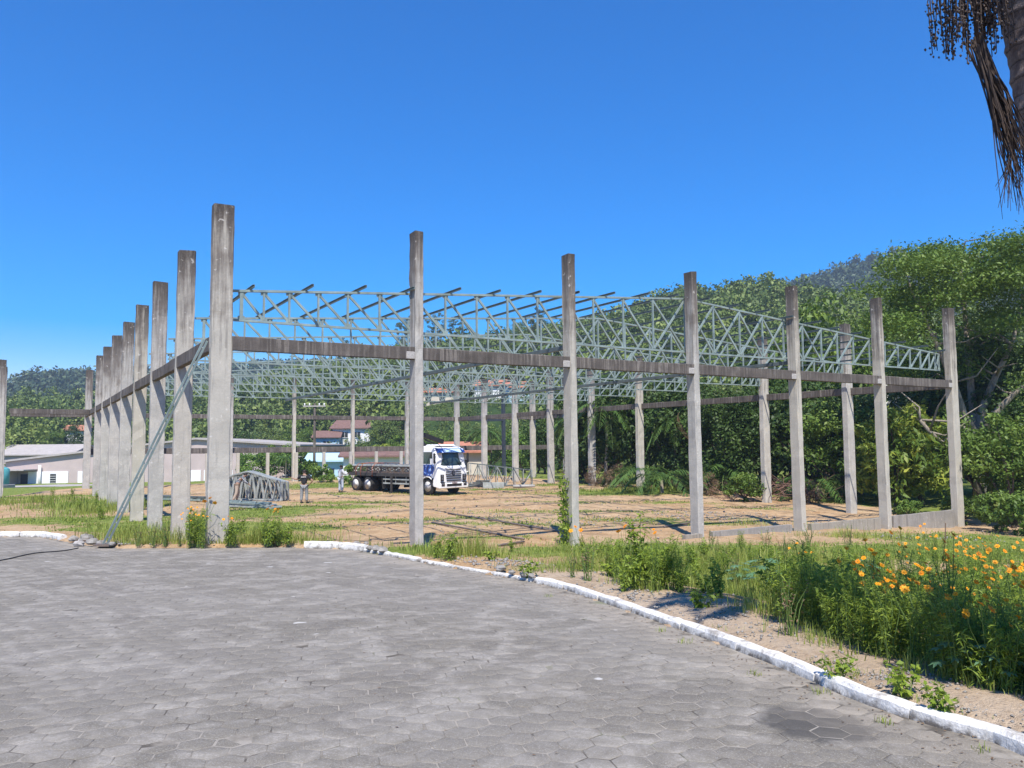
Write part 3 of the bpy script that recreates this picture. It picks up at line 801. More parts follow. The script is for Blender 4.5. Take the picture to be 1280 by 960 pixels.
# ------------------------------------------------------------------ roof trusses
SPAN = DF * 6
x0, x1 = 0.30, SPAN - 0.30
NODES = [.55, 1.1, 1.74, 2.5, 3.3, 4.2, 5.16, 6.2, 7.22, 8.27, 9.34, 10.38, 11.48, 12.7, 13.98, 15.42, 16.79, 18.1, 19.3, 20.44, 21.53, 22.62, 23.6, 24.61, 25.66, 26.69, 27.6, 28.45, 29.2, 29.85, 30.3, 30.58]
NP = len(NODES) - 1
ZBOT = 3.14 + EYE
def ztop(x): return ZBOT + 0.70 + 1.16 * (1 - abs(x - SPAN / 2) / (SPAN / 2))
def truss_proto():
    root = empty('roof_truss', (0, 0, 0))
    nod = np.array(NODES)
    m = MB()
    m.bar((x0, 0, ztop(x0)), (SPAN / 2, 0, ztop(SPAN / 2)), 0.08, 0.058); m.bar((SPAN / 2, 0, ztop(SPAN / 2)), (x1, 0, ztop(x1)), 0.08, 0.058)
    gs = [(x, ztop(x) - .05) for x in nod]
    for x, z in gs: m.box((x, 0.0, z), (.17, .012, .13))
    m.build('top_chord', M['steel'], root)
    m = MB(); m.bar((x0, 0, ZBOT), (x1, 0, ZBOT), 0.08, 0.058)
    for x in nod: m.box((x, 0.0, ZBOT + .05), (.17, .012, .13))
    m.build('bottom_chord', M['steel'], root)
    for i, x in enumerate(nod):
        m = MB(); m.bar((x, 0, ZBOT + .035), (x, 0, ztop(x) - .035), 0.05 if i else .08, 0.055); m.build('post', M['steel'], root)
    for i in range(NP):
        a, b = nod[i], nod[i + 1]
        if i < 21:
            m = MB(); m.bar((a, 0.022, ztop(a) - .04), (b, 0.022, ZBOT + .04), 0.045, 0.062); m.build('diagonal', M['steel'], root)
        if i > 13:
            m = MB(); m.bar((a, -0.022, ZBOT + .04), (b, -0.022, ztop(b) - .04), 0.045, 0.062); m.build('diagonal', M['steel'], root)
    return root, nod
proto, NOD = truss_proto()
tl = ['nearest roof truss spanning just behind the front columns', 'second roof truss from the front, behind the loose purlins', 'third roof truss from the front', 'fourth roof truss from the front, in the middle of the row of seven',
      'fifth roof truss from the front', 'sixth roof truss, next to the rearmost one', 'rearmost roof truss, its bottom chord lowest in the picture']
TOFF = 0.36
for k in range(7):
    o = proto if k == 0 else copy_tree(proto)
    p = gp(0, k, 0, TOFF if k == 0 else 0.0)
    o.location = (p[0], p[1], 0); o.rotation_euler = (0, 0, ANG)
    tag(o, tl[k], 'roof truss', 'roof trusses of the hall')

# purlins
def purlin(x, d0, d1, label, group, w=0.07, th=0.045, lift=0.07):
    a = gp(0, 0, x, d0); b = gp(0, 0, x, d1); z = ztop(x) + lift
    m = MB(); d = b - a; L = float(np.linalg.norm(d))
    # C profile
    for c, s_ in (((L / 2, 0, 0), (L, 0.012, w)), ((L / 2, th / 2, w / 2 - .006), (L, th, 0.012)), ((L / 2, th / 2, -w / 2 + .006), (L, th, 0.012))): m.box(c, s_)
    o = m.build('purlin', M['purlin'], loc=(a[0], a[1], z), rz=math.atan2(d[1], d[0]))
    tag(o, label, 'purlin', group)
px = [.78 + 1.40 * i for i in range(22) if .78 + 1.40 * i < x1]
for i, x in enumerate(px):
    over = -.18 + rng.normal(0, .07)
    lab = 'steel purlin on the first roof bay, its end jutting forward, %s from the left' % ORD[i]
    purlin(x, over, DL + .35 if i < 11 else DL * 2 + .3, lab, 'purlins jutting over the front truss')
n_ = 0
for i, x in enumerate(px):
    if i >= 11:
        purlin(x, DL * 2 + .35, DL * 6 + .3, 'thin purlin over the rear right roof slope, %s from the ridge' % ORD[i - 11], 'purlins of the right roof slope')
for s_, nm in ((2, 'long bottom tie of the roof crossing behind the third front column'), (4, 'long bottom tie of the roof ending near the fifth front column')):
    a = gp(s_, 0, 0.1, 0.3); b = gp(s_, 6, 0.1, 0.2)
    m = MB(); d = b - a; L = float(np.linalg.norm(d)); m.box((L / 2, 0, 0), (L, 0.10, 0.14), None, .01)
    o = m.build('roof_tie', M['steeldark'], loc=(a[0], a[1], ZBOT - 0.125), rz=math.atan2(d[1], d[0])); tag(o, nm, 'roof tie', 'bottom ties of the roof')

# slanting steel prop at the near left corner
def prop():
    b = G(131, 683); t = gp(0, 0, -0.34, 0.0); top = np.array([t[0], t[1], ZB + 0.05])
    root = empty('steel_prop', b); tag(root, 'slanting double steel prop leaning on the near left corner column', 'prop')
    d = Vector(top - b); u = d.normalized(); side = Vector((RD[0], RD[1], 0)); side = (side - u * side.dot(u)).normalized()
    for s_ in (-1, 1):
        m = MB(); m.bar(side * s_ * .042, d + side * s_ * .038, 0.04, 0.045, side); m.build('rail', M['steel'], root)
    m = MB(); n = 14
    for i in range(n):
        q = d * ((i + .5) / n); m.bar(q - side * .05, q + side * .05, 0.025, 0.03)
    m.build('batten', M['galv'], root)
    m = MB(); m.box((0, 0, 0.0), (0.4, 0.3, 0.05)); m.build('base_plate', M['rust'], root)
prop()
# ------------------------------------------------------------------ truck
def camo():
    t = NT('blue and white cab paint'); P = t.pos(obj=True)
    n = t.noise(2.6, 3, 0.55, P, 0.8); n2 = t.noise(7, 3, 0.6, P)
    c = t.ramp(t.math('ADD', n, t.math('MULTIPLY', t.math('SUBTRACT', n2, 0.5), 0.35)), (0.45, (0.012, 0.03, 0.14)), (0.56, (0.018, 0.075, 0.36)), (0.62, (0.14, 0.28, 0.6)), (0.66, (0.75, 0.77, 0.8)))
    return t.bsdf(c, 0.35, 0, None, 0.5)
M['camo'] = camo()
M['white'] = plain('white cab paint', (0.78, 0.78, 0.77), 0.3, var=0.05, scale=3, spec=0.5)
M['visor'] = plain('pale blue visor', (0.45, 0.62, 0.80), 0.35, var=0.25, scale=4)
M['black'] = plain('black plastic', (0.02, 0.02, 0.022), 0.55)
M['rubber'] = plain('tyre rubber', (0.03, 0.029, 0.028), 0.85, var=.3, scale=12)
M['rim'] = plain('white wheel rim', (0.55, 0.54, 0.52), 0.5)
M['chassis'] = plain('dark chassis', (0.045, 0.042, 0.04), 0.7, var=.3)
M['bed'] = plain('worn bed boards', (0.13, 0.095, 0.08), 0.85, var=.35, scale=4)
M['plate'] = plain('number plate', (0.36, 0.30, 0.30), 0.5)
def glassmat():
    t = NT('windscreen glass'); n = t.noise(1.5, 3, .5, t.pos(obj=True))
    return t.bsdf(t.ramp(n, (0.35, (0.012, 0.02, 0.025)), (0.65, (0.05, 0.085, 0.09))), 0.06, 0, None, 0.7)
M['glass'] = glassmat()
M['lash'] = plain('red strap', (0.30, 0.10, 0.06), 0.8)
M['lamp'] = plain('headlamp lens', (0.10, 0.10, 0.115), 0.12, spec=.8)

def wheel(root, x, y, side, r=0.5, w=0.28, twin=False):
    wh = MB(); wh.lathe([(0.10, -0.02), (0.12, 0.0), (0.12, 0.03), (0.05, 0.05)], (0, 0, 0), 12, 'y')
    hub = wh.build('wheel', M['chassis'], root, (x, y, r))
    t = MB(); ww = w * (2 if twin else 1)
    t.lathe([(r * .58, -ww / 2), (r * .92, -ww / 2), (r, -ww / 2 + .05), (r, ww / 2 - .05), (r * .92, ww / 2), (r * .58, ww / 2), (r * .58, -ww / 2)], (0, 0, 0), 28, 'y')
    for q in range(24):
        a = 2 * PI * q / 24; t.box((math.cos(a) * r, 0, math.sin(a) * r), (0.025, ww * .8, 0.06), Matrix.Rotation(-a, 3, 'Y'))
    t.build('tyre', M['rubber'], hub)
    f = MB(); s = side
    f.lathe([(r * .62, s * ww / 2 + s * .004), (r * .58, s * (ww / 2 - .01)), (r * .45, s * (ww / 2 - .07 if twin else ww / 2 - .02)), (r * .2, s * (ww / 2 - .14 if twin else ww / 2)), (0.08, s * (ww / 2 - .05 if twin else ww / 2 + .05))], (0, 0, 0), 24, 'y')
    for q in range(8):
        a = 2 * PI * q / 8; f.box((math.cos(a) * r * .3, s * (ww / 2 - .10 if twin else ww / 2 + .0), math.sin(a) * r * .3), (.03, .05, .03))
    f.build('rim', M['rim'], hub)

def truck():
    fx = P_at(566, 40.0 * S)
    base = G(566, 619); head = math.radians(-41.5)
    f = np.array([math.cos(head), math.sin(head)]); l = np.array([-f[1], f[0]])
    # origin under the middle of the front bumper
    c = base[:2]
    zb = zg1(c[0] - f[0] * 3, c[1] - f[1] * 3) + 0.0
    root = empty('flatbed_truck', (c[0], c[1], zb), head)
    tag(root, 'white and blue flatbed truck with a folded crane behind its cab', 'truck')
    W = 1.22
    # cab: side profile extruded, with front leaning
    m = MB()
    prof = [(-1.95, 0.98), (-1.52, 0.98), (-1.38, 1.12), (-0.62, 1.12), (-0.50, 0.95), (-0.42, 0.52), (0.0, 0.45), (0.05, 0.62), (0.04, 1.30), (-0.02, 1.66), (-0.10, 1.80), (-0.26, 2.62), (-0.42, 2.86), (-0.9, 2.96), (-1.75, 2.96), (-1.92, 2.80)]
    n = len(prof); vs = []; fs = []
    stations = [(-W, .0, .93), (-W + .05, 0, 1.0), (W - .05, 0, 1.0), (W, 0, .93)]
    cx_, cz_ = -0.95, 1.7
    for (y, _, s_) in stations:
        for x, z in prof:
            sx = cx_ + (x - cx_) * (s_ if x > cx_ else 1 - (1 - s_) * .3); sz = z if z < 1.2 else cz_ + (z - cz_) * (1 - (1 - s_) * .35)
            yy = y * (1 - 0.05 * max(0, (z - 1.8)) / 1.1)
            vs.append((sx, yy, sz))
    for i in range(3):
        for j in range(n):
            k = (j + 1) % n; fs.append((i * n + j, i * n + k, i * n + n + k, i * n + n + j))
    fs.append(tuple(range(n - 1, -1, -1))); fs.append(tuple(3 * n + j for j in range(n)))
    m.add(vs, fs); cab = m.build('cab', M['white'], root)
    bv = cab.modifiers.new('b', 'BEVEL'); bv.width = 0.03; bv.segments = 2; bv.limit_method = 'ANGLE'
    # windscreen, following the slope from (-0.10,1.80) to (-0.26,2.62)
    def front_pt(z):
        return float(np.interp(z, [0.45, .62, 1.30, 1.66, 1.80, 2.62, 2.86], [0.0, 0.05, 0.04, -0.02, -0.10, -0.26, -0.42]))
    m = MB(); g = []
    for z in (1.76, 2.2, 2.54):
        for y in (-1.13, -.6, 0, .6, 1.13): g.append((front_pt(z) + 0.014 - 0.035 * (abs(y) / 1.06) ** 3, y * (1 - .03 * (z - 1.8)), z))
    fs = [(r * 5 + q, r * 5 + q + 1, r * 5 + q + 6, r * 5 + q + 5) for r in range(2) for q in range(4)]
    m.add(g, fs); ws = m.build('windscreen', M['glass'], root)
    sol = ws.modifiers.new('s', 'SOLIDIFY'); sol.thickness = 0.02
    for y in (-.45, .42):
        w_ = MB(); w_.bar((front_pt(1.86) + .04, y, 1.85), (front_pt(2.1) + .035, y + .55, 2.0), .02, .02); w_.build('wiper', M['black'], ws)
    m = MB(); m.prism([(front_pt(2.52) + .02, 2.53), (front_pt(2.52) + .20, 2.55), (front_pt(2.74) + .12, 2.80), (front_pt(2.80) - .02, 2.83)], 'y', -1.12, 1.12); m.build('sun_visor', M['camo'], root)
    m = MB(); m.prism([(front_pt(2.52) + .205, 2.57), (front_pt(2.52) + .212, 2.57), (front_pt(2.74) + .135, 2.79), (front_pt(2.74) + .125, 2.795)], 'y', -.62, .80); m.build('visor_panel', M['visor'], root)
    # grille bars
    gr = MB(); gr.box((0.052, 0, 1.2), (0.02, 1.42, 0.86)); grille = gr.build('grille', M['white'], root)
    for i, z in enumerate((0.86, 1.0, 1.13, 1.26, 1.39, 1.52)):
        ww = 1.30 - 0.04 * abs(i - 3)
        b = MB()
        if i in (3, 4):
            for sgn in (-1, 1): b.box((front_pt(z) + .045, sgn * (ww / 4 + .10), z), (0.035, ww / 2 - .2, 0.05))
        else: b.box((front_pt(z) + .045, 0, z), (0.035, ww, 0.05))
        b.build('grille_slot', M['black'], grille)
    e = MB(); e.lathe([(0.16, 0.0), (0.16, 0.03), (0.135, 0.035), (0.135, 0.015)], (0.055, 0, 1.32), 24, 'x'); em = e.build('emblem', M['black'], root)
    v = MB(); X_ = 0.095
    v.bar((X_, -.06, 1.43), (X_, 0, 1.34), .014, .02, (1, 0, 0)); v.bar((X_, .06, 1.43), (X_, 0, 1.34), .014, .02, (1, 0, 0))
    for a, b in (((-.09, 1.37), (-.05, 1.22)), ((-.05, 1.22), (0, 1.31)), ((0, 1.31), (.05, 1.22)), ((.05, 1.22), (.09, 1.37))): v.bar((X_, a[0], a[1]), (X_, b[0], b[1]), .014, .02, (1, 0, 0))
    v.build('emblem_letters', M['rim'], em)
    bp = MB(); bp.box((0.06, 0, 0.56), (0.16, 2.44, 0.32), None, .04); bump = bp.build('bumper', M['white'], root)
    a = MB(); a.box((0.145, 0, .60), (0.02, 1.25, 0.15), None, .008); a.build('air_intake', M['black'], bump)
    a = MB(); a.box((0.16, 0.02, .74), (0.015, .42, 0.13)); a.build('number_plate', M['plate'], bump)
    for s_ in (-1, 1):
        h = MB(); h.box((0.058, s_ * .93, 1.04), (0.05, .30, .38), Matrix.Rotation(s_ * -.12, 3, 'Z'), .02); h.box((0.075, s_ * .93, .66), (0.14, .30, .30), None, .02)
        hl = h.build('headlight', M['black'], root)
        for z in (1.12, .96, .67):
            q = MB(); q.lathe([(0.085, 0.0), (0.07, .012), (0.02, .02)], (0.085 if z > .9 else .146, s_ * .93, z), 14, 'x'); q.build('lens', M['lamp'], hl)
        mi = MB(); mi.box((-0.12, s_ * 1.42, 2.22), (.12, .12, .62), None, .03); mi.bar((-.2, s_ * 1.2, 2.45), (-.12, s_ * 1.4, 2.45), .03, .03); mi.bar((-.2, s_ * 1.2, 2.0), (-.12, s_ * 1.4, 2.02), .03, .03)
        mi.build('mirror', M['black'], root)
        # door with painted panel and window
        d = MB(); y = s_ * 1.222
        dp = [(-0.40, 1.16), (-0.34, 1.72), (-0.40, 1.86), (-0.55, 2.72), (-1.50, 2.74), (-1.52, 1.02), (-1.40, 1.16), (-0.62, 1.16)]
        d.prism([(p[0], p[1]) for p in [(-0.52, 1.15), (-0.34, 1.60), (-0.40, 1.84), (-1.52, 1.84), (-1.52, 1.05), (-1.40, 1.15)]], 'y', y - .01, y + .012)
        door = d.build('door', M['camo'], root)
        wv = MB(); wv.prism([(-0.45, 1.88), (-0.60, 2.60), (-1.40, 2.60), (-1.42, 1.88)], 'y', y * .972 - .012, y * .972 + .022); wv.build('side_window', M['glass'], door)
        hd = MB(); hd.box((-1.36, y + s_ * .02, 1.62), (.16, .03, .04)); hd.build('handle', M['black'], door)
        lo = MB(); lo.prism([(-.46, .55), (-.40, 1.05), (-.55, 1.02), (-.62, .62)], 'y', y - .01, y + .012); lo.build('step_panel', M['chassis'], root)
        ar = MB()  # wheel arch lip
        pts = [(-1.0 + .60 * math.cos(q), y - s_ * .03, .5 + .60 * math.sin(q)) for q in np.linspace(.05, PI - .05, 14)]
        ar.tube(pts, .035, 6); ar.build('wheel_arch', M['white'], root)
    rr = MB(); rr.prism([(-.55, 2.97), (-.75, 3.06), (-1.4, 3.06), (-1.6, 2.97)], 'y', -.8, .8); rr.build('roof_hatch', M['white'], root)
    for s_ in (-1, 1):
        wheel(root, -1.0, s_ * 1.0, s_)
        for x in (-6.75, -8.0): wheel(root, x, s_ * .92, s_, twin=True)
    # chassis, tanks, guards
    m = MB()
    for s_ in (-1, 1): m.box((-4.6, s_ * .42, .88), (7.6, .09, .26))
    for x in (-2.4, -4, -5.6, -7.2, -8.2): m.box((x, 0, .88), (.1, .8, .2))
    for x in (-6.75, -8.0, -1.0): m.tube([(x, -.9, .5), (x, .9, .5)], .08, 8)
    m.build('chassis', M['chassis'], root)
    for s_ in (-1, 1):
        g_ = MB()
        for z in (.62, .88): g_.bar((-2.7, s_ * 1.16, z), (-5.2, s_ * 1.16, z), .03, .09)
        for x in (-3.0, -4.0, -5.0): g_.bar((x, s_ * 1.13, .55), (x, s_ * 1.13, 1.1), .05, .04)
        g_.build('side_guard', M['galv'], root)
        tk = MB(); tk.tube([(-3.0, s_ * .8, .82), (-4.1, s_ * .8, .82)], .30, 14); tk.build('tank', M['chassis'], root)
        mf = MB(); mf.prism([(-5.2, .25), (-5.24, .25), (-5.32, 1.05), (-5.28, 1.05)], 'y', s_ * .62, s_ * 1.2); mf.build('mudguard', M['rubber'], root)
    # bed
    m = MB(); m.box((-5.6, 0, 1.17), (6.2, 2.44, .14), None, .01); bed = m.build('flatbed', M['bed'], root)
    m = MB(); m.box((-5.6, -1.235, 1.16), (6.2, .03, .20)); m.box((-5.6, 1.235, 1.16), (6.2, .03, .20)); m.box((-8.71, 0, 1.16), (.03, 2.44, .22)); m.build('side_rail', M['chassis'], bed)
    for x in (-3.2, -4.4, -5.6, -6.8, -8.0):
        for s_ in (-1, 1):
            q = MB(); q.box((x, s_ * 1.22, 1.40), (.06, .05, .36)); q.build('stake', M['rust'], bed)
    m = MB(); m.box((-8.75, 0, .62), (.1, 2.2, .12)); m.bar((-8.6, -.6, .62), (-8.5, -.6, 1.1), .08, .08); m.bar((-8.6, .6, .62), (-8.5, .6, 1.1), .08, .08); m.build('rear_bumper', M['chassis'], root)
    # stabiliser legs and crane
    for s_ in (-1, 1):
        m = MB(); m.box((-2.35 - 1.9, s_ * 1.28, .62), (.10, .10, 1.2)); m.box((-2.35 - 1.9, s_ * 1.28, .03), (.24, .24, .05)); m.bar((-4.25, s_ * .4, 1.0), (-4.25, s_ * 1.28, 1.0), .12, .12); m.build('stabiliser_leg', M['chassis'], root)
    m = MB(); m.box((-2.3, 0, 1.25), (.5, 1.0, .6), None, .03); m.tube([(-2.3, 0, 1.5), (-2.3, 0, 2.75)], .20, 12); crane = m.build('crane', M['black'], root)
    m = MB(); m.bar((-2.30, 0, 2.70), (-2.55, -1.0, 3.85), .26, .28); m.bar((-2.36, .0, 2.9), (-2.25, 1.2, 2.75), .2, .22); m.build('inner_boom', M['black'], crane)
    m = MB(); m.bar((-2.55, -1.1, 3.92), (-2.25, 1.3, 3.22), .24, .26); m.bar((-2.5, -.95, 3.70), (-2.3, .9, 3.0), .08, .08); m.build('outer_boom', M['black'], crane)
    m = MB(); m.tube([(-2.3, -.15, 1.9), (-2.5, -.75, 3.2)], .06, 8); m.tube([(-2.2, .1, 2.6), (-2.2, .4, 2.0), (-2.1, .2, 1.4)], .03, 6); m.build('hydraulic_ram', M['galv'], crane)
    return root, f, l, c, zb
TR, TF, TLt, TC, TZ = truck()

# load on the bed: steel sections, each stack piece a thing of its own
def lattice(name, L, h, mat, npan, label, group, loc, rz, tiltx=0.0, hend=None, width=0.07):
    root = empty(name, loc, rz); root.rotation_euler = (tiltx, 0, rz)
    tag(root, label, 'roof truss', group)
    hend = h if hend is None else hend
    H = lambda x: h + (hend - h) * x / L
    m = MB(); m.bar((0, 0, H(0)), (L, 0, H(L)), width, .06); m.build('top_chord', mat, root)
    m = MB(); m.bar((0, 0, .03), (L, 0, .03), width, .06); m.build('bottom_chord', mat, root)
    for i in range(npan + 1):
        x = L * i / npan; m = MB(); m.bar((x, 0, .03), (x, 0, H(x)), .05, .055); m.build('post', mat, root)
    for i in range(npan):
        a, b = L * i / npan, L * (i + 1) / npan
        m = MB()
        if i % 2: m.bar((a, .02, .05), (b, .02, H(b) - .03), .045, .05)
        else: m.bar((a, .02, H(a) - .03), (b, .02, .05), .045, .05)
        m.build('diagonal', mat, root)
    return root
def on_bed(x, y, z):
    p = TC + TF * x + TLt * y; return (p[0], p[1], TZ + z)
hd = math.atan2(TF[1], TF[0])
for i, (y, z) in enumerate([(-.95, 1.28), (-.35, 1.28), (.3, 1.28), (.9, 1.28)]):
    lattice('steel_truss_section', 5.6, .36, M['rust'] if i < 2 else M['galv'], 8, 'brown steel truss section lying on the truck bed, %s from the near side' % ORD[i], 'truss sections on the truck bed', on_bed(-8.5, y, z), hd, 0.12 * (-1) ** i, None)
for i, (y, L) in enumerate([(-1.02, 5.8), (-.6, 5.4), (-.1, 5.9), (.5, 5.0)]):
    m = MB(); m.box((L / 2, 0, 0), (L, .14, .10), None, .01)
    o = m.build('steel_profile', M['rust'] if i % 2 else M['galv'], loc=on_bed(-8.55, y, 1.73 + .0), rz=hd + .01 * i)
    tag(o, 'long steel profile on top of the truck load, %s from the near side' % ORD[i], 'steel profile', 'steel profiles on the truck load')
for i, x in enumerate((-7.9, -6.2, -7.4)):
    m = MB(); pts = [(0, -1.27, 1.0), (0, -1.26, 1.6), (0.02, -1.05, 1.84), (0, 0, 1.87), (0, 1.0, 1.84), (0, 1.27, 1.5)]
    m.tube(pts, .022, 6); o = m.build('lashing_strap', M['lash'], loc=on_bed(x, 0, 0), rz=hd); tag(o, 'reddish lashing strap over the truck load, %s' % ['rearmost one', 'front one', 'middle one'][i], 'strap', 'straps over the truck load')

# ------------------------------------------------------------------ trusses standing and lying on the ground
def half_truss(loc, rz, label, group, L=5.2, h0=.55, h1=1.45, mat=None, lean=0.0, plates=True):
    """trapezoid truss standing on edge with broad zigzag plates"""
    mat = mat or M['galv']
    root = empty('roof_truss', loc, rz); root.rotation_euler = (lean, 0, rz); tag(root, label, 'roof truss', group)
    H = lambda x: h0 + (h1 - h0) * (1 - abs(x - L * .45) / (L * .55))
    n = 9
    m = MB(); prev = None
    for i in range(n + 1):
        x = L * i / n; q = (x, 0, H(x))
        if prev: m.bar(prev, q, .11, .06)
        prev = q
    m.build('top_chord', mat, root)
    m = MB(); m.bar((0, 0, .04), (L, 0, .04), .11, .07); m.build('bottom_chord', mat, root)
    for i in range(n):
        a, b = L * i / n, L * (i + 1) / n; mid = (a + b) / 2
        m = MB(); m.bar((a, 0, .07), (mid, 0, H(mid) - .03), .10, .05); m.build('diagonal', mat, root)
        m = MB(); m.bar((mid, .0, H(mid) - .03), (b, 0, .07), .10, .05); m.build('diagonal', mat, root)
    for x in (0, L):
        m = MB(); m.box((x, 0, H(x) / 2 + .02), (.08, .16, H(x)), None, .008); m.build('end_plate', mat, root)
    return root
A0 = G(352, 627); 
dirv = DD * -0.0
hv = math.atan2(0.42, -0.9); hv2 = math.atan2(0.93, -0.62)   # stacked trusses run back and left
for i in range(5):
    off = np.array([.02 * i - .1 * (i % 2), 0.24 * i])
    z = zg1(A0[0] + off[0], A0[1] + off[1])
    half_truss((A0[0] + off[0], A0[1] + off[1], z + .02), hv + .02 * i, 'pale steel truss standing on edge beside the man in black, %s from front' % ORD[i], 'trusses standing in the left stack', 5.4, .95 - .02 * i, 1.62, M['galv'], -.03)
# flat pile in front of it
B0 = G(338, 637)
for i in range(4):
    L = 4.6 - .3 * i
    loc = (B0[0] - .28 * i, B0[1] + .18 * i, zg1(B0[0], B0[1]) + .06 + .075 * (i % 3))
    o = lattice('steel_truss_section', L, .62, M['galv'] if i != 2 else M['steel'], 7, 'flat steel truss section on the grass left of the man in black, %s of pile' % ORD[i], 'truss sections lying on the grass', loc, hv2 + .32 + .03 * i, 1.50, None)
C0 = G(262, 628)
for i in range(5):
    m = MB(); L = 5.5; m.box((L / 2, 0, 0), (L, .16, .12), None, .01)
    o = m.build('steel_profile', M['steeldark'] if i % 2 else M['steel'], loc=(C0[0] - .05 - .25 * i, C0[1] + .1 * i, C0[2] + .12 + .13 * (i % 2)), rz=hv2 + .45 + .03 * i)
    tag(o, 'dark green steel profile lying on the ground behind the corner column, %s of five' % ORD[i], 'steel profile', 'steel profiles behind the left corner')
# right of the truck
E0 = G(664, 607); E1 = P_at(586, E0[1] - 1.0); dv = (E1 - E0)[:2]; Lr = float(np.linalg.norm(dv)); rz = math.atan2(dv[1], dv[0])
lattice('roof_truss', Lr, 1.15, M['steeldark'], 7, 'open steel truss standing behind the truck cab, nearer of two', 'trusses standing right of the truck', (E0[0], E0[1], E0[2]), rz, 0.05, 1.7)
lattice('roof_truss', Lr, 1.1, M['galv'], 7, 'open steel truss standing behind the truck cab, farther of two', 'trusses standing right of the truck', (E0[0] + .1, E0[1] + .75, E0[2]), rz, 0.03, 1.65)
q = G(617, 610); m = MB(); m.box((0, 0, .18), (1.5, .10, .42), None, .01)
tag(m.build('steel_plate', M['galv'], loc=q, rz=.1), 'flat grey steel plate leaning low in front of the standing trusses', 'steel plate')
q = G(655, 610); m = MB(); m.tube([(-.75, 0, .12), (.75, 0.1, .12)], .11, 10); 
tag(m.build('steel_tube', M['block'], loc=q, rz=.05), 'short pale tube lying on the ground right of the steel plate', 'tube')
q = G(598, 609)
for i in range(4):
    m = MB(); m.box((0, 0, .1 + .11 * i), (1.6 - .2 * i, .3, .09), None, .01)
    tag(m.build('steel_profile', M['steeldark'], loc=(q[0] + .1 * i, q[1] + .08 * i, q[2]), rz=.12 + .1 * i), 'dark steel profile in the small heap beside the truck cab, %s from the bottom' % ORD[i], 'steel profile', 'steel profiles heaped beside the cab')

# dark bars added to draw the roof steel's shadow lines on the dirt
for i, (a, b) in enumerate([((705, 668), (560, 643)), ((655, 676), (540, 655)), ((622, 684), (655, 679)), ((880, 652), (830, 660))]):
    p, q = G(*a), G(*b); m = MB(); n = 6
    pts = [Vector(p + (q - p) * t) + Vector((0, 0, zg1(*(p + (q - p) * t)[:2]) - (p + (q - p) * t)[2] + .05)) for t in np.linspace(0, 1, n)]
    c = pts[0]; m.tube([x - c for x in pts], .035, 6)
    tag(m.build('iron_bar', M['rust'], loc=c), ['long rusty bar on the dirt running up to the vine column', 'thin rusty bar on the dirt behind the second front column', 'short dark bar lying near the front edge of the dirt floor', 'short dark bar lying by the low wall stub'][i], 'iron bar')

# rubble and stones
M['stone'] = plain('grey rubble', (0.24, 0.225, 0.205), 0.95, var=.35, scale=9)
def rock(p, s, label, group, mat='stone'):
    bm_v = []; m = MB(); n1, n2 = 7, 5; vs = []; fs = []
    for i in range(n2 + 1):
        th = PI * i / n2
        for j in range(n1):
            ph = 2 * PI * j / n1; r = s * rng.uniform(.75, 1.1)
            vs.append((r * math.sin(th) * math.cos(ph), r * .85 * math.sin(th) * math.sin(ph), r * .55 * math.cos(th) + s * .3))
    for i in range(n2):
        for j in range(n1):
            k = (j + 1) % n1; fs.append((i * n1 + j, i * n1 + k, i * n1 + n1 + k, i * n1 + n1 + j))
    m.add(vs, fs); o = m.build('rubble_stone', M[mat], loc=p, rz=rng.uniform(0, 6)); tag(o, label, 'stone', group); return o
for i, (a, s, mt) in enumerate([((116, 680), .22, 'stone'), ((108, 676), .28, 'stone'), ((126, 683), .16, 'stone'), ((98, 683), .24, 'block'), ((140, 684), .13, 'stone'), ((92, 676), .2, 'stone')]):
    rock(G(*a), s * .72, 'broken concrete lump at the foot of the steel prop, %s of the heap' % ORD[i], 'rubble at the prop foot', mt)
for i, a in enumerate([(452, 683), (462, 687), (470, 690), (458, 680), (446, 681), (478, 693)]):
    rock(G(*a), .07 + .03 * (i % 3), 'grey rubble lump beside the clean white kerb end, %s of the heap' % ORD[i], 'rubble beside the kerb end')
for i, a in enumerate([(640, 718), (655, 722), (626, 713), (664, 724), (1043, 655), (888, 642), (905, 640)]):
    rock(G(*a), .07 + .02 * (i % 3), 'small rough stone on the dirt, %s from the kerb gap to the brush pile' % ORD[i], 'small stones on the dirt')
# cable across the road on the left
m = MB(); pts = []
for t in np.linspace(0, 1, 24):
    p = on_road(-20 + 118 * t, 703 - 18 * t + 1.2 * math.sin(t * 9)); pts.append((p[0], p[1], float(zroad(*p)) + .012))
c = Vector(pts[0]); m.tube([Vector(p) - c for p in pts], .012, 6); tag(m.build('cable', M['black'], loc=c), 'black cable lying across the road at the left edge', 'cable')

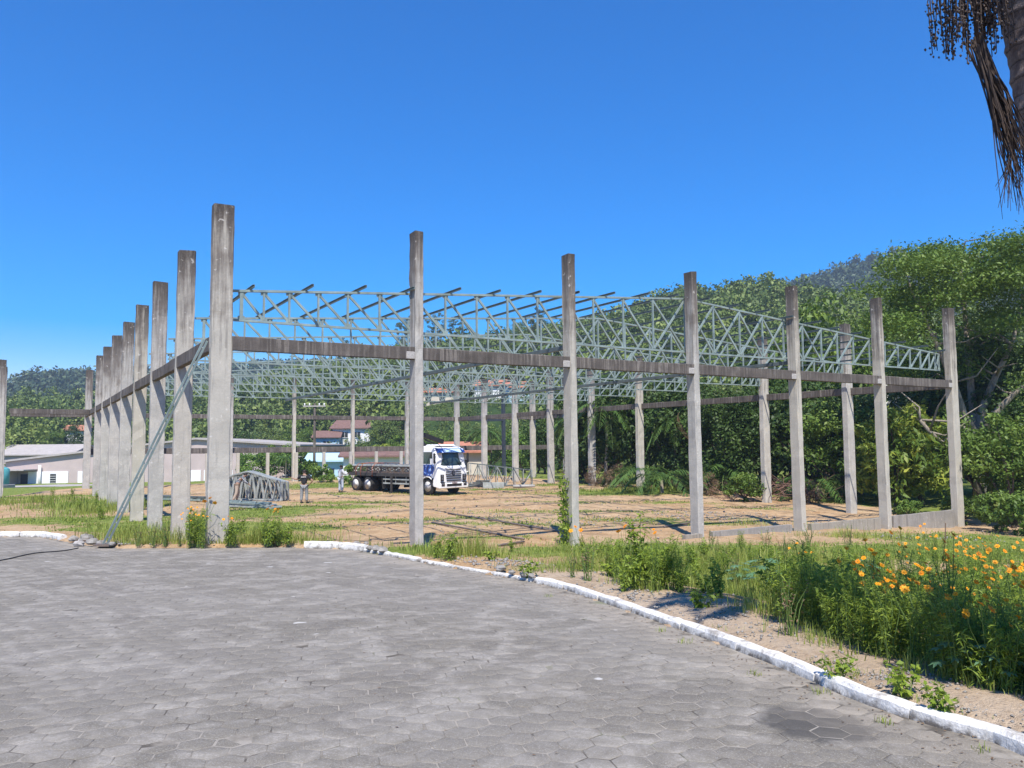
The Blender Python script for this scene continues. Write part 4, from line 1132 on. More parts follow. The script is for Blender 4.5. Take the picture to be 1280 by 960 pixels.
# ------------------------------------------------------------------ people
SK = (0.20, 0.115, 0.075)
M['skin'] = plain('skin', (0.32, 0.19, 0.13), 0.6, var=.08); M['hair'] = plain('dark hair', (0.02, 0.015, 0.012), 0.7)
M['shirtblack'] = plain('black cloth', (0.018, 0.018, 0.02), 0.9, var=.3); M['denim'] = plain('grey work trousers', (0.22, 0.23, 0.235), 0.9, var=.2)
M['clothgrey'] = plain('light grey cloth', (0.50, 0.50, 0.52), 0.9, var=.12); M['clothpale'] = plain('pale blue trousers', (0.42, 0.45, 0.52), 0.9, var=.12)
M['beige'] = plain('beige trousers', (0.36, 0.29, 0.23), 0.9, var=.15); M['boot'] = plain('dark boots', (0.04, 0.035, 0.03), 0.8)
def checkmat():
    t = NT('checked shirt'); v = t.n('TexChecker'); t.put(v.inputs['Vector'], t.pos(obj=True)); v.inputs['Scale'].default_value = 16
    v.inputs['Color1'].default_value = (.04, .045, .06, 1); v.inputs['Color2'].default_value = (.35, .36, .38, 1)
    return t.bsdf(v.outputs['Color'], .9)
M['check'] = checkmat()
def skin_obj(name, J, E_, Rr, mat, parent, lv=2, root=0):
    me = bpy.data.meshes.new(name); me.from_pydata([tuple(map(float, p)) for p in J], E_, []); me.materials.append(mat)
    o = bpy.data.objects.new(name, me); COL.objects.link(o); o.parent = parent
    md = o.modifiers.new('skin', 'SKIN'); md.use_smooth_shade = True
    if not me.skin_vertices: me.attributes
    sv = me.skin_vertices[0].data
    for i, r in enumerate(Rr):
        sv[i].radius = (r, r) if not isinstance(r, tuple) else r
        sv[i].use_root = (i == root)
    s_ = o.modifiers.new('sub', 'SUBSURF'); s_.levels = lv; s_.render_levels = lv
    return o
def person(loc, rz, label, pose, shirt, trousers, sleeve=1.0, hat=None):
    """local: faces +Y, x right"""
    root = empty('person', loc, rz); tag(root, label, 'person')
    P = pose
    J = []; Ed = []; Rr = []
    def v(p, r, prev=None):
        J.append(p); Rr.append(r); i = len(J) - 1
        if prev is not None: Ed.append((prev, i))
        return i
    pel = v(P['pelvis'], .125); sp = v(P['spine'], .12, pel); ch = v(P['chest'], .15, sp); nk = v(P['neck'], .058, ch)
    h0 = v(P['head0'], .075, nk); h1 = v(P['head1'], .092, h0); h2 = v(P['head2'], .07, h1)
    hd_ = Vector(P['head1']); fwd = Vector(P.get('look', (0, 1, 0)))
    v(hd_ + fwd * .10 + Vector((0, 0, -.02)), .016, h1)      # nose
    sd = fwd.cross(Vector((0, 0, 1)))
    for s_ in (-1, 1): v(hd_ + sd * s_ * .092 + Vector((0, 0, -.01)), .018, h1)   # ears
    idx = {}
    for s_ in 'LR':
        sh = v(P['sh' + s_], .072, ch); el = v(P['el' + s_], .047, sh); wr = v(P['wr' + s_], .032, el)
        d = (Vector(P['wr' + s_]) - Vector(P['el' + s_])).normalized(); sdv = d.cross(Vector((0, 0.3, 1))).normalized(); up = d.cross(sdv)
        pw = Vector(P['wr' + s_]); pl = v(pw + d * .06, .035, wr)
        for k, (o_, ln_) in enumerate(((-.032, .085), (-.011, .098), (.011, .092), (.032, .072))):
            f1 = v(pw + d * (.095) + sdv * o_, .0105, pl); f2 = v(pw + d * (.095 + ln_ * .5) + sdv * o_ * 1.15 + up * .01, .0095, f1); v(pw + d * (.095 + ln_ * .9) + sdv * o_ * 1.2 + up * .03, .008, f2)
        th_ = v(pw + d * .05 - sdv * .045, .0115, pl); v(pw + d * .09 - sdv * .07, .0095, th_)
        hp = v(P['hip' + s_], .10, pel); kn = v(P['kn' + s_], .066, hp); an = v(P['an' + s_], .044, kn)
        toe = Vector(P['an' + s_]) + Vector((0, .16, -.05)); v(tuple(toe), .035, an)
    skin_obj('body', J, Ed, Rr, M['skin'], root)
    # shirt
    J2 = [P['pelvis'], P['spine'], P['chest'], Vector(P['neck']) * .6 + Vector(P['chest']) * .4]; E2 = [(0, 1), (1, 2), (2, 3)]; R2 = [.155, .152, .182, .085]
    for s_ in 'LR':
        a = len(J2); sh, el = Vector(P['sh' + s_]), Vector(P['el' + s_])
        J2.append(sh); R2.append(.093); E2.append((2, a)); J2.append(sh + (el - sh) * (.75 if sleeve < 1.5 else 1.0)); R2.append(.072); E2.append((a, a + 1))
        if sleeve > 1.5: J2.append(el + (Vector(P['wr' + s_]) - el) * .9); R2.append(.05); E2.append((a + 1, a + 2))
    st = skin_obj('shirt', J2, E2, R2, shirt, root)
    J3 = [Vector(P['pelvis']) + Vector((0, 0, .03))]; E3 = []; R3 = [.152]
    for s_ in 'LR':
        a = len(J3); J3 += [Vector(P['hip' + s_]), Vector(P['kn' + s_]), Vector(P['an' + s_]) + Vector((0, 0, .02))]; R3 += [.122, .09, .075]; E3 += [(0, a), (a, a + 1), (a + 1, a + 2)]
    skin_obj('trousers', J3, E3, R3, trousers, root)
    for s_ in 'LR':
        a = Vector(P['an' + s_]); m = MB(); m.box(a + Vector((0, .06, -.04)), (.10, .28, .09), None, .03); m.build('boot', M['boot'], root)
    hm = MB(); n1, n2 = 14, 7; vs = []; fs = []; c = Vector(P['head1']) + Vector((0, 0, .035)) - fwd * .018
    for i in range(n2):
        th = PI * .58 * i / (n2 - 1) + .02
        for j in range(n1):
            ph = 2 * PI * j / n1; vs.append(c + Vector((.104 * math.sin(th) * math.cos(ph), .112 * math.sin(th) * math.sin(ph), .098 * math.cos(th))))
    for i in range(n2 - 1):
        for j in range(n1):
            k = (j + 1) % n1; fs.append((i * n1 + j, i * n1 + k, i * n1 + n1 + k, i * n1 + n1 + j))
    fs.append(tuple(range(n1))); hm.add(vs, fs, True); hm.build('hair' if hat is None else 'cap', M['hair'] if hat is None else hat, root)
    for s_ in (-1, 1):
        e = MB(); e.lathe([(.004, -.01), (.011, -.004), (.011, .004), (.004, .01)], hd_ + fwd * .088 + sd * s_ * .034 + Vector((0, 0, .018)), 8); e.build('eye', M['black'], root)
    mt = MB(); mt.box(hd_ + fwd * .088 + Vector((0, 0, -.055)), (.045, .012, .012)); mt.build('mouth', M['plate'], root)
    return root, st
STAND = dict(pelvis=(0, 0, .93), spine=(0, -.01, 1.12), chest=(0, -.01, 1.33), neck=(0, .01, 1.50), head0=(0, .025, 1.57), head1=(0, .03, 1.64), head2=(0, .02, 1.70),
             shL=(-.19, 0, 1.41), shR=(.19, 0, 1.41), hipL=(-.10, 0, .88), hipR=(.10, 0, .88), knL=(-.13, .02, .48), knR=(.13, .03, .48), anL=(-.15, 0, .09), anR=(.15, 0, .09),
             elL=(-.27, -.02, 1.13), wrL=(-.30, .06, .88), elR=(.27, -.02, 1.13), wrR=(.30, .06, .88))
m1 = dict(STAND); m1.update(elL=(-.42, .08, 1.24), wrL=(-.68, .14, 1.33), elR=(.46, -.08, 1.18), wrR=(.26, .06, .99))
pm = G(380, 629)
_, st = person(pm, 0.05, 'man in a black T-shirt seen from behind with one hand on a truss', m1, M['shirtblack'], M['denim'])
m = MB()
for i, w in enumerate((.045, .03, .05, .035, .04)): m.box((-.11 + .052 * i, -.192 + .012 * abs(i - 2), 1.385), (w * .85, .012, .05))
m.build('back_print', M['rim'], st)
m2 = dict(STAND); m2.update(elR=(.28, .10, 1.16), wrR=(.20, .34, 1.20), elL=(-.28, .08, 1.14), wrL=(-.18, .32, 1.16))
person(G(426, 616), -.75, 'man in light grey clothes working at the rear of the truck bed', m2, M['clothgrey'], M['clothpale'], 2)
m3 = dict(STAND); m3.update(spine=(0, .10, 1.10), chest=(0, .24, 1.26), neck=(0, .36, 1.36), head0=(0, .41, 1.40), head1=(0, .45, 1.45), head2=(0, .46, 1.52), shL=(-.19, .26, 1.30), shR=(.19, .26, 1.30),
          elL=(-.26, .42, 1.08), wrL=(-.20, .60, .95), elR=(.26, .42, 1.08), wrR=(.20, .60, .95), knL=(-.14, .10, .48), knR=(.16, -.02, .48), anR=(.18, -.18, .09))
p3 = P_at(297, A0[1] + .2); person((p3[0], p3[1], p3[2]), -1.2, 'man in a checked shirt stooping over the stacked trusses behind the corner column', m3, M['check'], M['beige'], 2)

# ------------------------------------------------------------------ buildings
M['wallbeige'] = plain('beige render', (0.44, 0.365, 0.345), 0.9, var=.08, scale=.6); M['wallwhite'] = plain('white wall', (0.74, 0.74, 0.75), 0.85, var=.05, scale=.8)
M['roofgrey'] = plain('grey roofing', (0.36, 0.33, 0.31), 0.85, var=.12, scale=1.5); M['roofbrown'] = plain('brown tiles', (0.17, 0.10, 0.085), 0.9, var=.25, scale=3)
M['roofred'] = plain('orange tiles', (0.40, 0.17, 0.11), 0.9, var=.2, scale=3); M['bluewall'] = plain('pale blue wall', (0.40, 0.58, 0.72), 0.8, var=.06, scale=1)
M['teal'] = plain('teal paint', (0.10, 0.36, 0.38), 0.6); M['window'] = plain('dark window', (0.03, 0.035, 0.04), 0.2); M['cream'] = plain('cream wall', (0.55, 0.50, 0.42), 0.9, var=.08)
def factory():
    D = 112.0; c = P_at(8, D); a = P_at(8, D); b = P_at(372, D); L = b[0] - a[0]; zb = EYE - 5.6
    px2x = lambda px: float(P_at(px, D, 0)[0] - a[0])
    root = empty('factory_building', (a[0], D, zb), 0.0); tag(root, 'long low beige factory with a white lower band behind the left columns', 'factory')
    hgt = lambda py: (558 - py) / F_PX * D + EYE - zb   # height of a photo row at that distance
    eL, rd_, eR = hgt(574), hgt(548), hgt(557)
    pr = px2x(246); dep = 30.0
    m = MB(); m.prism([(0, 0), (L, 0), (L, eR), (pr, rd_), (0, eL)], 'y', 0, dep); m.build('wall', M['wallbeige'], root)
    m = MB(); t = .25
    for (xa, za, xb, zb_) in ((-.5, eL - .05, pr, rd_), (pr, rd_, L + .5, eR - .05)):
        m.prism([(xa, za + .02), (xb, zb_ + .02), (xb, zb_ + .02 + t), (xa, za + .02 + t)], 'y', -.5, dep + .5)
    m.build('roof', M['roofgrey'], root)
    top = hgt(586)
    for q0, q1 in ((37, 87), (99, 114), (118, 150), (236, 252), (256, 292), (298, 330), (336, 352)):
        m = MB(); m.box(((px2x(q0) + px2x(q1)) / 2, -.06, top / 2), (px2x(q1) - px2x(q0), .10, top)); m.build('white_panel', M['wallwhite'], root)
    m = MB(); m.box(((px2x(28) + px2x(37)) / 2, -.09, hgt(589) / 2), (px2x(37) - px2x(28), .12, hgt(589))); m.build('door', M['window'], root)
    m = MB(); m.box(((px2x(65) + px2x(72)) / 2, -.14, (hgt(589) + hgt(603)) / 2), (px2x(72) - px2x(65), .12, hgt(589) - hgt(603))); wn = m.build('window', M['window'], root)
    m = MB()
    for i in range(1, 5): m.box(((px2x(65) + px2x(72)) / 2, -.21, hgt(603) + (hgt(589) - hgt(603)) * i / 5), (px2x(72) - px2x(65), .03, .05))
    m.build('louvre', M['wallwhite'], wn)
    m = MB(); m.box(((px2x(8) + px2x(48)) / 2, -1.6, hgt(583.5)), (px2x(48) - px2x(8), 3.2, .15)); m.build('canopy', M['roofgrey'], root)
    m = MB(); m.box(((px2x(8) + px2x(24)) / 2, -1.6, hgt(584.5) / 2), (px2x(24) - px2x(8), 3.1, hgt(584.5))); m.build('porch', M['wallbeige'], root)
    m = MB(); m.tube([(px2x(53), -.4, 0), (px2x(53), -.4, hgt(578))], .18, 10); m.build('drain_pipe', M['wallwhite'], root)
factory()
# lane in front of the factory
def lane():
    xs = np.linspace(-70, -18, 30); ys = np.linspace(98, 104, 4); XX, YY = np.meshgrid(xs, ys); ii = np.arange(XX.size).reshape(XX.shape)
    fs = np.stack([ii[:-1, :-1], ii[:-1, 1:], ii[1:, 1:], ii[1:, :-1]], -1).reshape(-1, 4)
    o = np_mesh('lane', np.stack([XX, YY, zlow(XX, YY) + .25], -1).reshape(-1, 3), fs, M['roofgrey']); o['kind'] = 'structure'
lane()
def house(px, py, dist, w, d, h, roof, wall, label, rz=0.0, rh=1.2, wins=2, name='house', z=None, cat='house', porch=False):
    p = P_at(px, dist, z); zb = p[2] - 1.5
    root = empty(name, (p[0], p[1], zb), rz); tag(root, label, cat)
    h += 1.5
    m = MB(); m.prism([(-w / 2, 0), (w / 2, 0), (w / 2, h), (0, h + rh), (-w / 2, h)], 'y', -d / 2, d / 2) if rh > 0 else m.box((0, 0, h / 2), (w, d, h))
    if rh > 0:  # ridge along x: rebuild with gables on the sides
        m = MB(); m.prism([(-d / 2, 0), (d / 2, 0), (d / 2, h), (0, h + rh), (-d / 2, h)], 'x', -w / 2, w / 2)
    m.build('wall', wall, root)
    if rh > 0:
        m = MB(); o_ = .6; t = .18; sl = rh / (d / 2)
        for s_ in (-1, 1): m.prism([(s_ * (d / 2 + o_), h - o_ * sl + .02), (0, h + rh + .02), (0, h + rh + .02 + t), (s_ * (d / 2 + o_), h - o_ * sl + .02 + t)], 'x', -w / 2 - .5, w / 2 + .5)
        m.build('roof', roof, root)
    else:
        m = MB(); m.box((0, 0, h + .12), (w + .8, d + .8, .22)); m.build('roof', roof, root)
    for i in range(wins):
        x = -w / 2 + w * (i + 1) / (wins + 1)
        m = MB(); m.box((x, -d / 2 - .01, h - 1.45), (1.3, .10, 1.1)); f = m.build('window', M['window'], root)
        m = MB(); m.box((x, -d / 2 - .075, h - 1.45), (.06, .03, 1.1)); m.box((x, -d / 2 - .09, h - 2.05), (1.6, .16, .08)); m.build('frame', M['wallwhite'], f)
    if porch:
        m = MB(); m.box((w * .2, -d / 2 - 1.0, h - .1), (w * .6, 2.0, .14)); m.build('porch_roof', M['wallwhite'], root)
    return root
house(410, 515, 165, 5.0, 5, 2.2, M['roofbrown'], M['bluewall'], 'small pale blue hillside house with a brown roof', .1, 1.1, 1)
house(446, 517, 168, 8.0, 7, 2.6, M['roofbrown'], M['wallwhite'], 'white hillside house with a brown pitched roof', -.15, 1.5, 2)
house(545, 500, 185, 9.5, 7, 2.0, M['roofred'], M['cream'], 'hillside house with a flat orange roof behind the second front column', .05, 1.0, 2)
house(622, 505, 175, 9.0, 7, 2.8, M['roofred'], M['wallwhite'], 'white hillside house with an orange tiled roof left of the third front column', -.1, 1.3, 2)
house(650, 508, 165, 5.5, 5, 2.6, M['roofred'], M['bluewall'], 'small hillside house with orange roof, right neighbour of the white one', .2, 1.1, 1)
house(1131, 505, 68, 4.2, 5, 6.1 - float(P_at(1131, 68)[2]), M['wallwhite'], M['wallwhite'], 'white flat roofed house glimpsed between the last two front columns', -.2, 0, 1)
house(1172, 530, 80, 4.0, 4, 1.4, M['roofgrey'], M['wallwhite'], 'small white outbuilding behind the far right corner column', .1, 0, 1, name='outbuilding')
house(580, 560, 84, 4.2, 5, 2.4, M['roofred'], M['cream'], 'low shed with a faded orange roof behind the truck cab', -.05, .8, 1, name='shed', cat='shed')
house(488, 580, 90, 9.5, 6, 2.3, M['roofbrown'], M['wallwhite'], 'low white house with a brown roof behind the truck bed', .05, .8, 3)
house(415, 585, 96, 4.6, 6, 2.4, M['bluewall'], M['bluewall'], 'pale blue shed behind the man in grey', .1, .7, 1, name='shed', cat='shed')
house(370, 590, 104, 5.0, 6, 3.0, M['roofgrey'], M['wallbeige'], 'grey annex at the right end of the factory', 0, 0, 1, name='annex', cat='annex')
house(62, 553, 138, 13, 10, 3.0, M['roofgrey'], M['wallbeige'], 'grey roofed hall far behind the beige factory', 0, 1.5, 3, name='hall', cat='hall')
house(100, 548, 190, 5, 5, 4, M['roofred'], M['wallwhite'], 'small white house under the left hill', .2, 1, 1)
q = P_at(-1, 80.0); m = MB(); m.lathe([(.9, 0), (1.0, .1), (1.0, 1.5), (.85, 1.65), (.4, 1.8), (.38, 1.95)], (0, 0, 0), 20)
tank = m.build('water_tank', M['teal'], loc=(q[0], q[1], q[2] + .4)); tag(tank, 'teal water tank at the left picture edge', 'water tank')
m = MB(); m.lathe([(.45, 1.95), (.45, 2.02), (.2, 2.06)], (0, 0, 0), 16); m.build('lid', M['teal'], tank)
m = MB(); m.box((0, 0, -.3), (2.2, 2.2, .6), None, .03); m.build('plinth', M['block'], tank)
def utility_pole(px, dist, H, label, arms=2):
    p = P_at(px, dist); root = empty('utility_pole', p); tag(root, label, 'utility pole', 'utility poles behind the hall')
    m = MB(); m.tube([(0, 0, -.5), (0, 0, H)], [.16, .11], 10); m.build('pole', M['lowconcrete'], root)
    for i in range(arms):
        z = H - .3 - i * 1.3
        m = MB(); m.box((0, -.14, z), (2.3, .10, .12)); arm = m.build('crossarm', M['block'], root)
        for x in (-1.0, -.5, .5, 1.0):
            m = MB(); m.lathe([(.05, 0), (.09, .06), (.05, .12), (.09, .18), (.04, .24)], (x, -.14, z + .06), 8); m.build('insulator', M['wallwhite'], arm)
utility_pole(393, 82, 7.6, 'concrete utility pole with two crossarms of white insulators')
m = MB(); p = P_at(393, 82); q = P_at(640, 100)
for off in (-1.0, 1.0):
    pts = [Vector((p[0] + off + (q[0] + 2 - p[0]) * t, p[1] + (q[1] - p[1]) * t, p[2] + 7.5 + (q[2] + 7.4 - p[2] - 7.5) * t - 1.0 * 4 * t * (1 - t))) for t in np.linspace(0, 1, 16)]
    m = MB(); m.tube([x - pts[0] for x in pts], .012, 5); tag(m.build('power_line', M['black'], loc=pts[0]), 'thin power line leaving the crossarm pole, %s one' % ('left' if off < 0 else 'right'), 'power line')
# ------------------------------------------------------------------ foliage tools
def unit(v): return v / np.maximum(np.linalg.norm(v, axis=-1, keepdims=True), 1e-9)
def leaf_quads(C, size, aspect=0.45, up=0.6, droop=0.15, nrm=None, axis=None):
    n = len(C); r = rng.normal(0, 1, (n, 3)); N = unit(unit(r) + np.array([0, 0, up]) + (nrm if nrm is not None else 0))
    a = rng.normal(0, 1, (n, 3)) if axis is None else axis + rng.normal(0, .25, (n, 3))
    u = unit(a - N * (a * N).sum(-1, keepdims=True)); v = np.cross(N, u)
    L = (size * rng.uniform(.7, 1.25, n))[:, None]; W = L * aspect
    d = np.zeros((n, 3)); d[:, 2] = -droop * L[:, 0]
    V = np.stack([C - u * L * .5, C + v * W * .5 + u * L * .05, C + u * L * .5 + d, C - v * W * .5 + u * L * .05], 1).reshape(-1, 3)
    return V, np.arange(n * 4).reshape(n, 4)
def crown(R, zc, ncl, nlf, ls, flat=0.75, shell=0.55, rc=0.3, aspect=.5, up=.6, noise=.25):
    R = np.array(R, float)
    d = unit(rng.normal(0, 1, (ncl, 3))); rad = rng.uniform(shell, 1.0, ncl) ** .6
    lump = 1 + noise * np.sin(d[:, 0] * 4 + rng.uniform(0, 6)) * np.cos(d[:, 1] * 5 + rng.uniform(0, 6))
    cc = d * (rad * lump)[:, None] * R * (1 - rc * .6)
    r_c = rc * R.mean() * rng.uniform(.6, 1.25, ncl)
    k = rng.integers(0, ncl, nlf)
    q = unit(rng.normal(0, 1, (nlf, 3))) * (rng.uniform(.25, 1, nlf) ** .5)[:, None] * r_c[k][:, None]; q[:, 2] *= flat
    C = cc[k] + q + np.array([0, 0, zc])
    ct = rng.normal(.5, .17, ncl)
    tint = np.clip(ct[k] + rng.normal(0, .13, nlf), 0, 1)
    V, Fc = leaf_quads(C, np.full(nlf, ls), aspect, up, .15, unit(q + 1e-6) * .6)
    return V, Fc, tint, cc + np.array([0, 0, zc])
def limbs(mb, base, tops, r0, r1, n=7, bend=.25):
    for t in tops:
        a = Vector(base); b = Vector(tuple(t)); m = (a + b) / 2 + Vector((rng.normal(0, bend), rng.normal(0, bend), rng.normal(0, bend)))
        pts = [a, a.lerp(m, .6), m, m.lerp(b, .55), b]; mb.tube(pts, [r0, r0 * .85, (r0 + r1) / 2, (r0 + 2 * r1) / 3, r1], n)
def tree_proto(name, H, R, leaf, bark, ncl, nlf, ls, tr=.16, zc=None, flat=.75, fork=.4, crownname='crown', aspect=.5, rc=.3, shell=.5, nl=7, up=.6):
    """unit prototype: everything in metres, base at the origin"""
    root = empty(name, (0, 0, 0)); zc = H - R[2] if zc is None else zc
    V, Fc, t, cc = crown(R, zc, ncl, nlf, ls, flat, shell, rc, aspect, up)
    np_mesh(crownname, V, Fc, M[leaf], root, t)
    m = MB(); fz = max(.2, (zc - R[2]) * fork + .3)
    pts = [(0, 0, -.6), (rng.normal(0, .05), rng.normal(0, .05), fz * .5), (rng.normal(0, .1), rng.normal(0, .1), fz)]
    m.tube(pts, [tr * 1.3, tr, tr * .85], 9)
    sel = cc[rng.permutation(len(cc))[:nl]]
    limbs(m, pts[-1], sel, tr * .6, tr * .12)
    m.build('trunk', M[bark], root)
    return root
PR = {}
LIVE = {}
def place(kind, p, sc_, rz, label, group, sz=None, cat=None):
    src = PR[kind][0]
    if kind not in LIVE: o = src; LIVE[kind] = True
    else: o = copy_tree(src)
    o.location = p; o.rotation_euler = (0, 0, rz); o.scale = (sc_, sc_, sc_ if sz is None else sz)
    tag(o, label, cat or PR[kind][1], group)
    return o
def proto(kind, cat, *a, **k): PR[kind] = (tree_proto(*a, **k), cat)

proto('broad', 'tree', 'broadleaf_tree', 8, (3.4, 3.4, 3.0), 'leaf', 'bark', 46, 5200, .34, .17)
proto('broad2', 'tree', 'broadleaf_tree', 8, (2.8, 3.0, 3.3), 'leafolive', 'palebark', 40, 4600, .32, .15, rc=.27)
proto('dark', 'tree', 'dark_tree', 8, (3.0, 3.0, 3.6), 'leafdark', 'bark', 46, 5200, .34, .16, zc=4.3)
proto('vine', 'tree', 'vine_covered_tree', 7, (2.4, 2.4, 3.5), 'leafdark', 'bark', 60, 6500, .24, .14, zc=3.5, flat=1.3, rc=.24)
proto('light', 'tree', 'light_green_tree', 6, (3.0, 3.0, 2.6), 'leaflight', 'bark', 40, 4200, .32, .14, zc=3.0)
proto('mango', 'tree', 'leafy_tree', 6, (2.6, 2.6, 2.9), 'leafyellow', 'bark', 44, 4200, .44, .13, zc=3.2, aspect=.34, up=.2)
proto('bush', 'bush', 'bush', 2, (1.3, 1.3, 1.0), 'leaf', 'bark', 26, 2200, .2, .05, zc=.95, crownname='foliage')
proto('bushlight', 'bush', 'bush', 2, (1.4, 1.4, 1.0), 'leaflight', 'bark', 24, 2000, .22, .05, zc=.95, crownname='foliage')
proto('bushdry', 'bush', 'dry_bush', 2, (1.4, 1.4, 1.0), 'dry', 'bark', 26, 2400, .13, .05, zc=.85, crownname='foliage', aspect=.25)
proto('euca', 'tree', 'tall_thin_tree', 18, (3.2, 3.2, 5.5), 'leafolive', 'palebark', 70, 7000, .26, .2, zc=12, rc=.15, shell=.2, nl=16)
proto('wood', 'tree', 'hillside_tree', 11, (4.8, 4.8, 4.2), 'forest', 'bark', 60, 8000, .36, .25)
proto('woodlight', 'tree', 'hillside_tree', 9, (4.2, 4.2, 3.6), 'leaflight', 'bark', 50, 6500, .34, .22)

# palms
def frond_arrays(L, droop, nleaf=34, lw=.035, ll=.45, rise=.5):
    """frond along +x, arching up then down"""
    ts = np.linspace(0, 1, 12)
    sp = np.stack([L * ts * (1 - .18 * droop * ts), 0 * ts, L * (rise * ts - (rise + droop * .55) * ts ** 2)], -1)
    V = []; F_ = []; T = []
    def P(t): return np.array([np.interp(t, ts, sp[:, i]) for i in range(3)])
    for i in range(11):   # rachis as thin quads in two planes
        w = .022 * (1 - .8 * ts[i])
        for ax in (np.array([0, w, 0]), np.array([0, 0, w])):
            b = len(V); V += [sp[i] - ax, sp[i] + ax, sp[i + 1] + ax * .8, sp[i + 1] - ax * .8]; F_.append([b, b + 1, b + 2, b + 3]); T.append(.75)
    for i in range(nleaf):
        t = .12 + .88 * (i + .5) / nleaf
        for s_ in (-1, 1):
            p = P(t); tan = unit(P(min(1, t + .03)) - P(max(0, t - .03)))
            l_ = ll * (math.sin(PI * min(1, .15 + t * .9)) ** .6 + .15) * rng.uniform(.85, 1.1)
            side = np.array([0, s_, 0.0]); d = unit(side * 1.0 + tan * .75 + np.array([0, 0, rng.normal(.1, .18)]))
            mid = p + d * l_ * .5; tip = p + d * l_ + np.array([0, 0, -.32 * l_]); w = unit(np.cross(d, [0, 0, 1.0]) + 1e-6) * lw
            b = len(V); V += [p, mid + w, tip, mid - w]; F_.append([b, b + 1, b + 2, b + 3]); T.append(float(np.clip(rng.normal(.5, .2), 0, 1)))
    return np.array(V), np.array(F_), np.array(T)
def palm_proto(name, H, nf, L, tr, leaf='frond', ll=.5, nleaf=34, droops=(.4, 1.6)):
    root = empty(name, (0, 0, 0)); m = MB(); pts = [(.12 * math.sin(z * .5), .05 * math.cos(z), z) for z in np.linspace(-.5, H, 9)]
    m.tube(pts, [tr * (1.15 - .3 * i / 8) for i in range(9)], 9); m.build('trunk', M['palebark'], root)
    for i in range(nf):
        a = 2 * PI * i * .381966 * 1.0; dr = droops[0] + (droops[1] - droops[0]) * (i / nf)
        V, Fc, T = frond_arrays(L * rng.uniform(.85, 1.1), dr, nleaf, .04, ll, rise=.95 - .7 * i / nf)
        o = np_mesh('frond', V, Fc, M[leaf], root, T); o.location = (pts[-1][0], pts[-1][1], H); o.rotation_euler = (0, 0, a)
    return root
PR['palm'] = (palm_proto('palm_tree', 4.2, 13, 2.6, .09), 'palm')
PR['palmlow'] = (palm_proto('young_palm', .7, 11, 2.9, .10, ll=.62, nleaf=30, droops=(.3, 1.3)), 'palm')

# ------------------------------------------------------------------ forest on the hills (stuff)
def forest(name, mat, zf, a0, a1, d0f, d1f, n, size, nl, ls, gap=None):
    var = [crown((1, 1, .85), 0, 16, nl, ls, .8, .45, .34, .6) for _ in range(6)]
    a = rng.uniform(a0, a1, n); t = rng.uniform(0, 1, n)
    D0, D1 = d0f(a), d1f(a); d = np.sqrt(D0 ** 2 + (D1 ** 2 - D0 ** 2) * t)
    x, y = np.sin(a) * d, np.cos(a) * d
    if gap is not None: k = ~gap(x, y); x, y, a, d = x[k], y[k], a[k], d[k]
    z = zf(x, y); Vs = []; Fs = []; Ts = []; off = 0
    tall = rng.uniform(.75, 1.35, len(x)) * size; ct = rng.normal(0, .17, len(x)) + .12 * np.sin(x * .06) * np.cos(y * .05)
    for i in range(len(x)):
        V, Fc, T, _ = var[i % 6]; q = rng.uniform(0, 6.28); c, s_ = math.cos(q), math.sin(q); R_ = np.array([[c, s_, 0], [-s_, c, 0], [0, 0, 1]])
        h = tall[i]
        Vs.append((V @ R_) * np.array([h, h, h * rng.uniform(.85, 1.3)]) + np.array([x[i], y[i], z[i] + h * .75])); Fs.append(Fc + off); off += len(V); Ts.append(np.clip(T + ct[i], 0, 1))
    o = np_mesh(name, np.vstack(Vs), np.vstack(Fs), M[mat], None, np.concatenate(Ts)); o['kind'] = 'stuff'
    return o
HOUSES = [(-35.0, 166), ]
hs = [o for o in COL.objects if o.get('category') in ('house', 'shed', 'outbuilding', 'hall', 'annex', 'factory')]
hp = np.array([o.location[:2] for o in hs if o.get('category') != 'factory'])
def near_house(x, y):
    r = np.zeros(len(x), bool)
    for hx, hy in hp:
        dd = np.hypot(hx, hy); u = np.array([hx, hy]) / dd
        al = (x - hx) * u[0] + (y - hy) * u[1]; ac = np.abs(-(x - hx) * u[1] + (y - hy) * u[0])
        r |= (np.hypot(x - hx, y - hy) < 5.0) | ((al < 2) & (al > -62) & (ac < 6.0))
    return r
forest('hill_forest', 'forest', zhill, -0.62, 0.66, lambda a: near_foot(a) + 14, lambda a: near_dist(a) + 12, 1750, 5.0, 620, .155, near_house)
forest('far_hill_forest', 'farforest', zfar, -0.62, 0.66, lambda a: np.full_like(a, 420.), lambda a: np.full_like(a, FARD + 15), 2600, 8.0, 110, .26)

forest('hill_shrubs', 'forest', zhill, -0.62, 0.66, lambda a: near_foot(a) + 2, lambda a: near_foot(a) + 95, 2600, 1.15, 120, .26)

